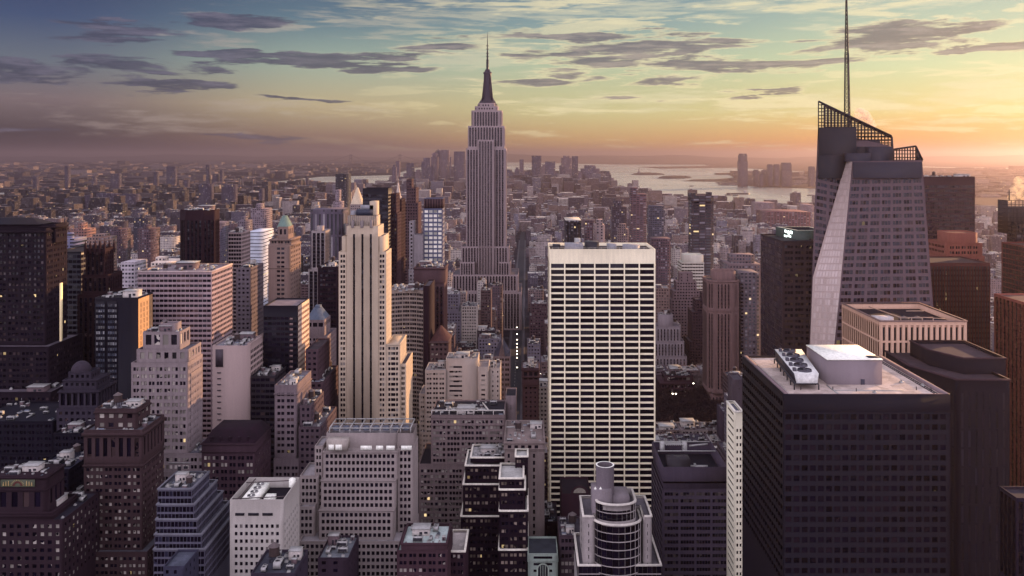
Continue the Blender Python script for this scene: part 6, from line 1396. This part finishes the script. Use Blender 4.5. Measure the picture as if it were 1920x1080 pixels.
for (x0, x1, y0, y1, h, ci, ri, ref, rel, dist, od) in recs:
    hw = 'low' if h < 32 else 'mid-height' if h < 58 else 'tall'
    lab = (f'{hw} {PN[ci]} block, the {od} {rel} {ref}').replace('the only ', 'standing ')
    cx, cyy = (x0+x1)/2, (y0+y1)/2; base = (cx, cyy, 0); root = thing('city_block', base, lab, 'building', 'city blocks between the towers')
    near_ = y0 < 1150; st = WMAT[ci]; zc = 0
    wm, rm = MB(), MB(); pn = []
    lv = [(x0, x1, y0, y1, 0, h)]
    if rs.random() < .4 and h > 36 and x1-x0 > 16:
        hs = h*rs.uniform(.7, .85); i_ = rs.uniform(2, 4); lv = [(x0, x1, y0, y1, 0, hs), (x0+i_*rs.choice((0, 1)), x1-i_, y0+i_, y1-2, hs-1, h)]
    for (a, c, d, e, z0, z1) in lv:
        P = [(a, d), (c, d), (c, e), (a, e)]
        for k in range(4):
            p, q = P[k], P[(k+1) % 4]; N = ((0, -1, 0), (1, 0, 0), (0, 1, 0), (-1, 0, 0))[k]; mid = ((p[0]+q[0])/2, (p[1]+q[1])/2)
            fc = (N[0]*-mid[0]+N[1]*-mid[1]) > 0
            facade(wm, pn, (*p, z0), (*q, z0), (*p, z1), (*q, z1), N, st, 0, full=fc and near_ and not (N[0] and rs.random() < .4))
        ring(wm, rm, P, z1, .9, .4)
    wmt = st.wall if near_ else winwall(PAL[ci], (30, 24, 40), 3.3, 3.6, .5, .5, .012, None, ROOFS[ri])
    wm.build('wall', [wmt, wmt], root, base); ro = rm.build('roof', roofm(*ROOFS[ri]), root, base)
    for (q, s_, N) in pn: PANES.append((root, base, s_.glass, q, False))
    a, c, d, e, z0, z1 = lv[-1]; roof_clutter(ro, base, a+.6, c-.6, d+.6, e-.6, z1-.9, rs, .6 if y0 > 1000 else .8, big=rs.random() < .7)

# ---- the rest of the city as one mass
mb_v, mb_f = [], []
def mbox(x0, x1, y0, y1, z0, z1):
    n = len(mb_v); mb_v.extend([(x0, y0, z0), (x1, y0, z0), (x1, y1, z0), (x0, y1, z0), (x0, y0, z1), (x1, y0, z1), (x1, y1, z1), (x0, y1, z1)])
    mb_f.extend([(n, n+1, n+5, n+4), (n+1, n+2, n+6, n+5), (n+2, n+3, n+7, n+6), (n+3, n, n+4, n+7), (n+4, n+5, n+6, n+7)])
me_v, me_f = [], []
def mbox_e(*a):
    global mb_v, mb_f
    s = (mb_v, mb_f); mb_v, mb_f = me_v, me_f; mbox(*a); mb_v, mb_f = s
for (x0, x1, y0, y1, h) in mass:
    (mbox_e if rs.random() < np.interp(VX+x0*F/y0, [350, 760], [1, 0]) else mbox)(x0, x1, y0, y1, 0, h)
    w = x1-x0
    for _ in range(rs.randrange(1, 4)):
        s = rs.uniform(2, 6); xx = rs.uniform(x0+1, max(x0+1, x1-s-1)); yy = rs.uniform(y0+1, y1-s-1); mbox(xx, min(xx+s, x1-.5), yy, yy+s, h, h+rs.uniform(1.5, 5))
def on_land(x, y):
    py = HY+H*F/y; px = VX+x*F/y
    sh = [(-900, 412), (0, 371), (200, 365), (350, 358), (500, 349), (620, 346.5), (740, 347), (870, 339), (1130, 341.5), (1150, 350), (1215, 356), (1232, 366), (1290, 372.5), (1345, 379.5), (1400, 388), (1530, 390), (1830, 405), (1890, 420), (1960, 432), (2300, 470)]
    return py > np.interp(px, [s[0] for s in sh], [s[1] for s in sh])+1.2
y = 2900.0
while y < 9000:
    step = 62+(y-2900)*.016; x = -.68*y
    while x < .62*y:
        w = rs.uniform(22, 70)*(1+(y-2900)/8000); x0, x1 = x, x+w*.86; x += w
        if rs.random() < .1: continue
        if not on_land((x0+x1)/2, y) or not on_land(x1, y): continue
        px = VX+x*F/y
        h = rs.lognormvariate(math.log(22), .45)
        if y > 5400 and (740 < px < 1150): h = rs.uniform(30, 130)*(.8 if px < 950 else 1)
        elif rs.random() < .06: h = rs.uniform(45, 90)
        elif px < 600 and rs.random() < .1: h = rs.uniform(50, 75)
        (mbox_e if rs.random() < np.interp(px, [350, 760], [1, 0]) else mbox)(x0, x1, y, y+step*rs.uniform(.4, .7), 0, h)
        if rs.random() < .5: s = w*.25; mbox(x0+s*.5, x0+s*1.4, y+6, y+step*.35, h, h+rs.uniform(2, 5))
    y += step
me = bpy.data.meshes.new('distant_city'); me.from_pydata(mb_v, [], mb_f); me.materials.append(winwall((120, 100, 108), (40, 32, 48), 3.2, 4.2, .5, .5, .008, tuple(PAL), tuple(ROOFS)))
o = bpy.data.objects.new('distant_city', me); col.objects.link(o); tag(o, 'hazy carpet of small city blocks reaching to the water', 'city', None, 'stuff')
EAST_SHADE = [(86,70,84),(100,80,90),(70,54,72),(112,94,98),(78,62,80),(60,48,66),(132,114,112)]  # east palette darkened to paint the dim left of the view into the walls
me = bpy.data.meshes.new('distant_east_side'); me.from_pydata(me_v, [], me_f); me.materials.append(winwall((80, 66, 78), (30, 24, 40), 3.1, 4.1, .5, .5, .008, tuple(tuple(int(v*.82) for v in c) for c in EAST_SHADE), tuple([(70,60,76),(84,74,88),(58,48,66),(104,94,100)])))
o = bpy.data.objects.new('distant_east_side', me); col.objects.link(o); tag(o, 'blocks of the east side with shade put into their colours, running to the river', 'city', None, 'stuff')
# the boroughs beyond the left river, and the far banks
mb_v, mb_f = [], []
y = 5200.0
while y < 26000:
    step = y*.022; x = -.72*y
    while x < .62*y:
        w = rs.uniform(.008, .03)*y; x0, x1 = x, x+w*.8; x += w*rs.uniform(1, 1.6)
        px, py = VX+x*F/y, HY+H*F/y
        up_ = np.interp(px, [-900, 0, 200, 350, 500, 600, 735, 775, 850, 872], [394, 360.5, 356.5, 351, 342, 331, 328, 315, 308.5, 304])
        left = px < 860 and py < up_-1
        right = (px > 1395 and 325 < py < 347) or (px > 1735 and 318 < py < np.interp(px, [1735, 1840, 1885, 1960], [375, 383, 389, 391])) or (px > 1250 and py < 306)
        if not (left or right): continue
        h = rs.lognormvariate(math.log(13), .5)*(1 if y < 9000 else 1.5)
        if left and rs.random() < .05: h = rs.uniform(40, 75)
        mbox(x0, x1, y, y+step*.5, 0, h)
    y += step
me = bpy.data.meshes.new('distant_borough'); me.from_pydata(mb_v, [], mb_f); me.materials.append(winwall((90, 78, 92), (40, 32, 48), 9, 7, .4, .4, .02, tuple([(72,58,76),(88,72,86),(58,46,64),(112,94,98),(66,54,74),(150,130,124)]), tuple([(76,64,80),(92,80,92),(62,52,68)])))
o = bpy.data.objects.new('distant_borough', me); col.objects.link(o); tag(o, 'low built-up land beyond the rivers fading toward the horizon', 'city', None, 'stuff')

# ------------------------------------------------------------------ winter park: bare crowned trees, cars, lamps
BARK = plain('bark', 66, 50, 54, .95)
def crownmat(key, a, b_):
    m, t = newmat(key); g = t.add('ShaderNodeNewGeometry').outputs['Random Per Island']; finish(t, t.ramp(g, [(0, C(*a)), (1, C(*b_))]), .9, .1); MATS[key] = m; return m
CR1 = crownmat('winter_twigs', (56, 38, 46), (98, 70, 72)); CR2 = crownmat('pale_twigs', (104, 88, 92), (150, 132, 128))
def tree_meshes(seed, mat):
    r_ = random.Random(seed); tb = MB(); tb.bar((0, 0, 0), (.2, .1, 4.5), .32, 0, .22); tips = []
    for k in range(9):
        a = r_.uniform(0, 6.28); e = r_.uniform(.5, 1.15); L = r_.uniform(3.5, 6); s = (.2, .1, r_.uniform(3, 4.6)); p = (s[0]+L*math.cos(a)*math.cos(e), s[1]+L*math.sin(a)*math.cos(e), s[2]+L*math.sin(e)); tb.bar(s, p, .16, 0, .06); tips.append(p)
        for q in range(3): a2 = a+r_.uniform(-.9, .9); p2 = (p[0]+2.2*math.cos(a2), p[1]+2.2*math.sin(a2), p[2]+r_.uniform(.2, 2)); tb.bar(p, p2, .06, 0, .02); tips.append(p2)
    cb = MB(); Q = []
    for p in tips:
        for _ in range(26):
            c_ = np.array(p)+np.array([r_.gauss(0, .95), r_.gauss(0, .95), r_.gauss(.2, .8)]); u_ = np.array([r_.gauss(0, 1) for _ in range(3)]); u_ /= np.linalg.norm(u_); v_ = np.cross(u_, [r_.gauss(0, 1) for _ in range(3)]); v_ /= np.linalg.norm(v_); s = r_.uniform(.22, .5); Q.append([c_-u_*s*1.4-v_*s*.25, c_+u_*s*1.4-v_*s*.25, c_+u_*s*1.4+v_*s*.25, c_-u_*s*1.4+v_*s*.25])
    cb.quads(np.array(Q)); o1 = tb.build('trunk', BARK); o2 = cb.build('crown', mat, weld=False); a_, b__ = o1.data, o2.data; bpy.data.objects.remove(o1); bpy.data.objects.remove(o2); return a_, b__
TM = [tree_meshes(s, CR1) for s in (1, 2, 3)]; TP = [tree_meshes(s, CR2) for s in (5, 6)]
park = sheet('park_lawn', [(98, 765), (205, 765), (205, 905), (98, 905)], .05, plain('winter_lawn', 74, 62, 60, .95), skirt=.1)
rt = random.Random(5); k = 0
for iy in range(13):
    for ix in range(9):
        x, y = 104+ix*11.5+rt.uniform(-2, 2), 770+iy*11+rt.uniform(-2, 2); px, py = VX+x*F/y, HY+250*F/y
        if not (1228 < px < 1372 and py < 840): continue
        a = TM[rt.randrange(3)]; e = thing('park_tree', (x, y, 0), 'bare reddish winter tree in the dark mass filling the square', 'tree', 'bare trees filling the square'); s = rt.uniform(1.0, 1.45); rz_ = rt.uniform(0, 6)
        place(a[0], 'trunk', e, (0, 0, 0), (s, s, s), rz_); place(a[1], 'crown', e, (0, 0, 0), (s, s, s), rz_)
for kk in range(16):
    px, py = 1300+rt.uniform(-3, 32), 702+rt.uniform(-8, 30); gx, gy = gnd(px, py+6); a = TP[kk % 2]
    e = thing('street_tree', (gx, gy, 0), 'pale leafless tree lining the avenue behind the greenhouse-topped brick block', 'tree', 'pale trees along the avenue'); s = rt.uniform(.9, 1.3)
    place(a[0], 'trunk', e, (0, 0, 0), (s, s, s), kk); place(a[1], 'crown', e, (0, 0, 0), (s, s, s), kk)
# cars
def f_carbody(b): b.box(-.9, .9, -2.2, 2.2, .35, .95, 0, True); b.prism([(-.8, -1.2), (.8, -1.2), (.8, 1.5), (-.8, 1.5)], .95, 1.5, 0, sc=.78)
def f_glassc(b): b.prism([(-.82, -1.25), (.82, -1.25), (.82, 1.55), (-.82, 1.55)], .97, 1.4, 0, sc=.8)
def f_wheel(b):
    n = 10; P = [(.34*math.cos(6.283*k/n), .34*math.sin(6.283*k/n)) for k in range(n)]
    for k in range(n): j = (k+1) % n; b.quad((-.1, *P[k]), (.1, *P[k]), (.1, *P[j]), (-.1, *P[j]))
    b.poly([(-.1, *p) for p in P]); b.poly([(.1, *p) for p in P])
def f_lamp(b): b.box(-.18, .18, -.06, .06, -.1, .1, 0, True)
CARC = [plain('car_white', 190, 186, 176, .35), plain('car_dark', 40, 36, 50, .35), plain('car_yellow', 170, 120, 50, .35), plain('car_silver', 130, 126, 130, .3)]
HEADL = plain('headlight_glow', 255, 240, 210, .5, 0, (1, .9, .72, 1), 6.0)
CARM = [_m(f_carbody, 'body', [c]) for c in CARC]; MG = _m(f_glassc, 'windscreen', [DARK]); MW = _m(f_wheel, 'wheel', [DARK]); ML = _m(f_lamp, 'headlight', [HEADL])
CN = ['white', 'dark', 'yellow', 'silver']
spots = [(1306, 760.5, 1), (1314, 762, 1), (1325, 764, 0), (1320, 770, 0), (1337, 779, 1), (1333, 799.5, 1), (1345, 811, 1), (1352, 763, 0), (1362, 765, 0), (1300, 745, 1), (1304, 737, 1), (1330, 790, 0), (1341, 806, 0), (1308, 752, 0), (1330, 768, 0), (1356, 768, 0), (1347, 802, 0), (1303, 728, 1)]
wh = ['with glowing headlights', 'without lights']
seenc = {}
for k, (px, py, lt) in enumerate(spots):
    gx, gy = gnd(px, py); ci = k % 4; key = (ci, lt); seenc[key] = seenc.get(key, 0)+1
    e = thing('car', (gx, gy, .01), f'{["first","second","third","fourth","fifth"][seenc[key]-1]} {CN[ci]} car {wh[0] if lt else wh[1]} on the avenue beside the winter park', 'car', 'cars on the avenue by the park')
    place(CARM[ci], 'body', e, (0, 0, 0)); place(MG, 'windscreen', e, (0, 0, .01))
    for sx_ in (-.85, .85):
        for sy_ in (-1.4, 1.4): place(MW, 'wheel', e, (sx_, sy_, .34))
        if lt: place(ML, 'headlight', e, (sx_*.75, -2.22, .7), (1.6, 1, 1.8))
# street lamps down the dark avenue canyon
def f_pole(b): b.bar((0, 0, 0), (0, 0, 9), .12, 0, .08); b.bar((0, 0, 9), (0, -1.6, 9.3), .07)
def f_head(b): b.box(-.25, .25, -2.1, -1.3, 9.15, 9.4, 0, True)
LGLOW = plain('lamp_glow', 255, 236, 206, .5, 0, (1, .88, .68, 1), 7.0)
MP = _m(f_pole, 'pole', [STEEL]); MH = _m(f_head, 'lamp_head', [LGLOW])
lamps = [(969.5, y_) for y_ in (626, 639, 650, 658, 665, 672, 678, 685, 704)]+[(1021, 684), (1021, 708), (1022, 716), (1013, 716), (1296, 721), (1261, 755), (1267, 755), (1300, 735)]
for k, (px, py) in enumerate(lamps):
    D = (H-9.3)*F/(py-HY); sec = 'avenue canyon' if px < 980 else 'gap beside the white slab tower' if px < 1100 else 'street by the greenhouse-topped brick block'
    e = thing('street_lamp', (X(px, D), D+1.7, 0), f'{["first","second","third","fourth","fifth","sixth","seventh","eighth","ninth"][k if px < 980 else (k-9 if px < 1100 else k-13)]} glowing street lamp from the far end of the {sec}', 'street lamp', 'street lamps down the avenues')
    place(MP, 'pole', e, (0, 0, 0)); place(MH, 'lamp_head', e, (0, 0, 0), (2.2, 1.4, 2))

# ------------------------------------------------------------------ steam from two rooftops
def steam(name, label, pts, dens, colr):
    bm = MB(); r_ = random.Random(4)
    for (p, rad) in pts:
        n = 10
        for i_ in range(6):
            t0, t1 = math.pi*i_/6-math.pi/2, math.pi*(i_+1)/6-math.pi/2
            for j_ in range(n):
                a0, a1 = 6.283*j_/n, 6.283*(j_+1)/n; f = lambda t, a: (p[0]+rad*math.cos(t)*math.cos(a), p[1]+rad*math.cos(t)*math.sin(a), p[2]+rad*math.sin(t))
                bm.quad(f(t0, a0), f(t0, a1), f(t1, a1), f(t1, a0))
    m, t = newmat(name); tc = t.add('ShaderNodeTexCoord').outputs['Object']; n1 = t.noise(tc, .16, 5, .7)
    v = t.add('ShaderNodeVolumePrincipled'); v.inputs['Color'].default_value = colr; v.inputs['Anisotropy'].default_value = .3
    t.link(t.m('MULTIPLY', t.smooth(n1, .42, .66), dens), v.inputs['Density']); oo = t.add('ShaderNodeOutputMaterial'); t.link(v.outputs[0], oo.inputs['Volume'])
    o = bm.build(name, m); tag(o, label, 'steam', None, 'stuff')
cD = 590
steam('steam', 'small pinkish steam plume rising from the crystal tower roof', [((X(p, cD), cD, Z(q, cD)), rr) for p, q, rr in ((1637, 236, 2.4), (1633, 229, 3.0), (1628, 223, 3.6), (1621, 218, 4.4), (1613, 214, 4.6), (1607, 219, 3.4))], .35, (.95, .72, .66, 1))
steam('steam', 'golden lit steam puff beside the lattice-topped tower', [((X(p, 900), 900, Z(q, 900)), rr) for p, q, rr in ((1897, 372, 5), (1906, 360, 8), (1917, 350, 10), (1926, 356, 12), (1912, 342, 7))], .2, (1, .85, .6, 1))

# ------------------------------------------------------------------ windows: up to a hundred largest in view are parts of their own, the rest one part per tower
cnt = {}
groups = {}
for (root, base, gm, q, ind) in PANES: groups.setdefault(root.name, [root, base, []])[2].append((gm, q, ind))
for nm, (root, base, lst) in groups.items():
    allq = []; mats = []
    for gm, q, ind in lst:
        if gm not in mats: mats.append(gm)
        mi = mats.index(gm)
        for p in q: allq.append((p, mi, ind))
    if not allq: continue
    Qs = np.array([a[0] for a in allq]); mis = np.array([a[1] for a in allq]); inds = np.array([a[2] for a in allq])
    c_ = Qs.mean(1); px = VX+c_[:, 0]*F/c_[:, 1]; py = HY+(H-c_[:, 2])*F/c_[:, 1]
    inview = (px > 0) & (px < 1919) & (py > 0) & (py < 1079)
    bi = np.clip((py/2).astype(int), 0, BH_-1); bj = np.clip((px/2).astype(int), 0, BW_-1)
    vis = inview & (buf[bi, bj] > c_[:, 1]-6)
    def pj(P): return np.stack([VX+P[..., 0]*F/P[..., 1], HY+(H-P[..., 2])*F/P[..., 1]], -1)
    S = pj(Qs); d1 = S[:, 2]-S[:, 0]; d2 = S[:, 3]-S[:, 1]; area = .5*np.abs(d1[:, 0]*d2[:, 1]-d1[:, 1]*d2[:, 0])
    good = np.where(vis & inds & (area > 9))[0]
    good = good[np.lexsort((py[good], -np.round(area[good], -1)))][:100]
    b3 = np.array(base)
    for i_ in good:
        P = Qs[i_]; cc = P.mean(0); me = bpy.data.meshes.new('window'); me.from_pydata([tuple(v) for v in (P-cc)], [], [(0, 1, 2, 3)]); me.materials.append(mats[mis[i_]])
        o = bpy.data.objects.new('window', me); col.objects.link(o); o.parent = root; o.location = cc-b3
    rest = np.ones(len(Qs), bool); rest[good] = False
    if rest.any():
        m_ = MB(); m_.q = [Qs[rest]]; m_.m = [mis[rest].astype(np.int32)]; o = m_.build('glazing', mats, root, base, weld=False); tag(o, kind='stuff')

# ------------------------------------------------------------------ haze: one box of even air round everything
hz = MB(); S_ = 175000; hz.box(-S_, S_, -6000, S_, -5.5, 480, 0, True)
m, t = newmat('haze'); v = t.add('ShaderNodeVolumePrincipled'); v.inputs['Color'].default_value = HAZE_COL; v.inputs['Density'].default_value = HAZE_D; v.inputs['Anisotropy'].default_value = HAZE_G
oo = t.add('ShaderNodeOutputMaterial'); t.link(v.outputs[0], oo.inputs['Volume'])
o = hz.build('haze', m); tag(o, kind='stuff'); o['label'] = 'thin purple evening haze over the whole city'
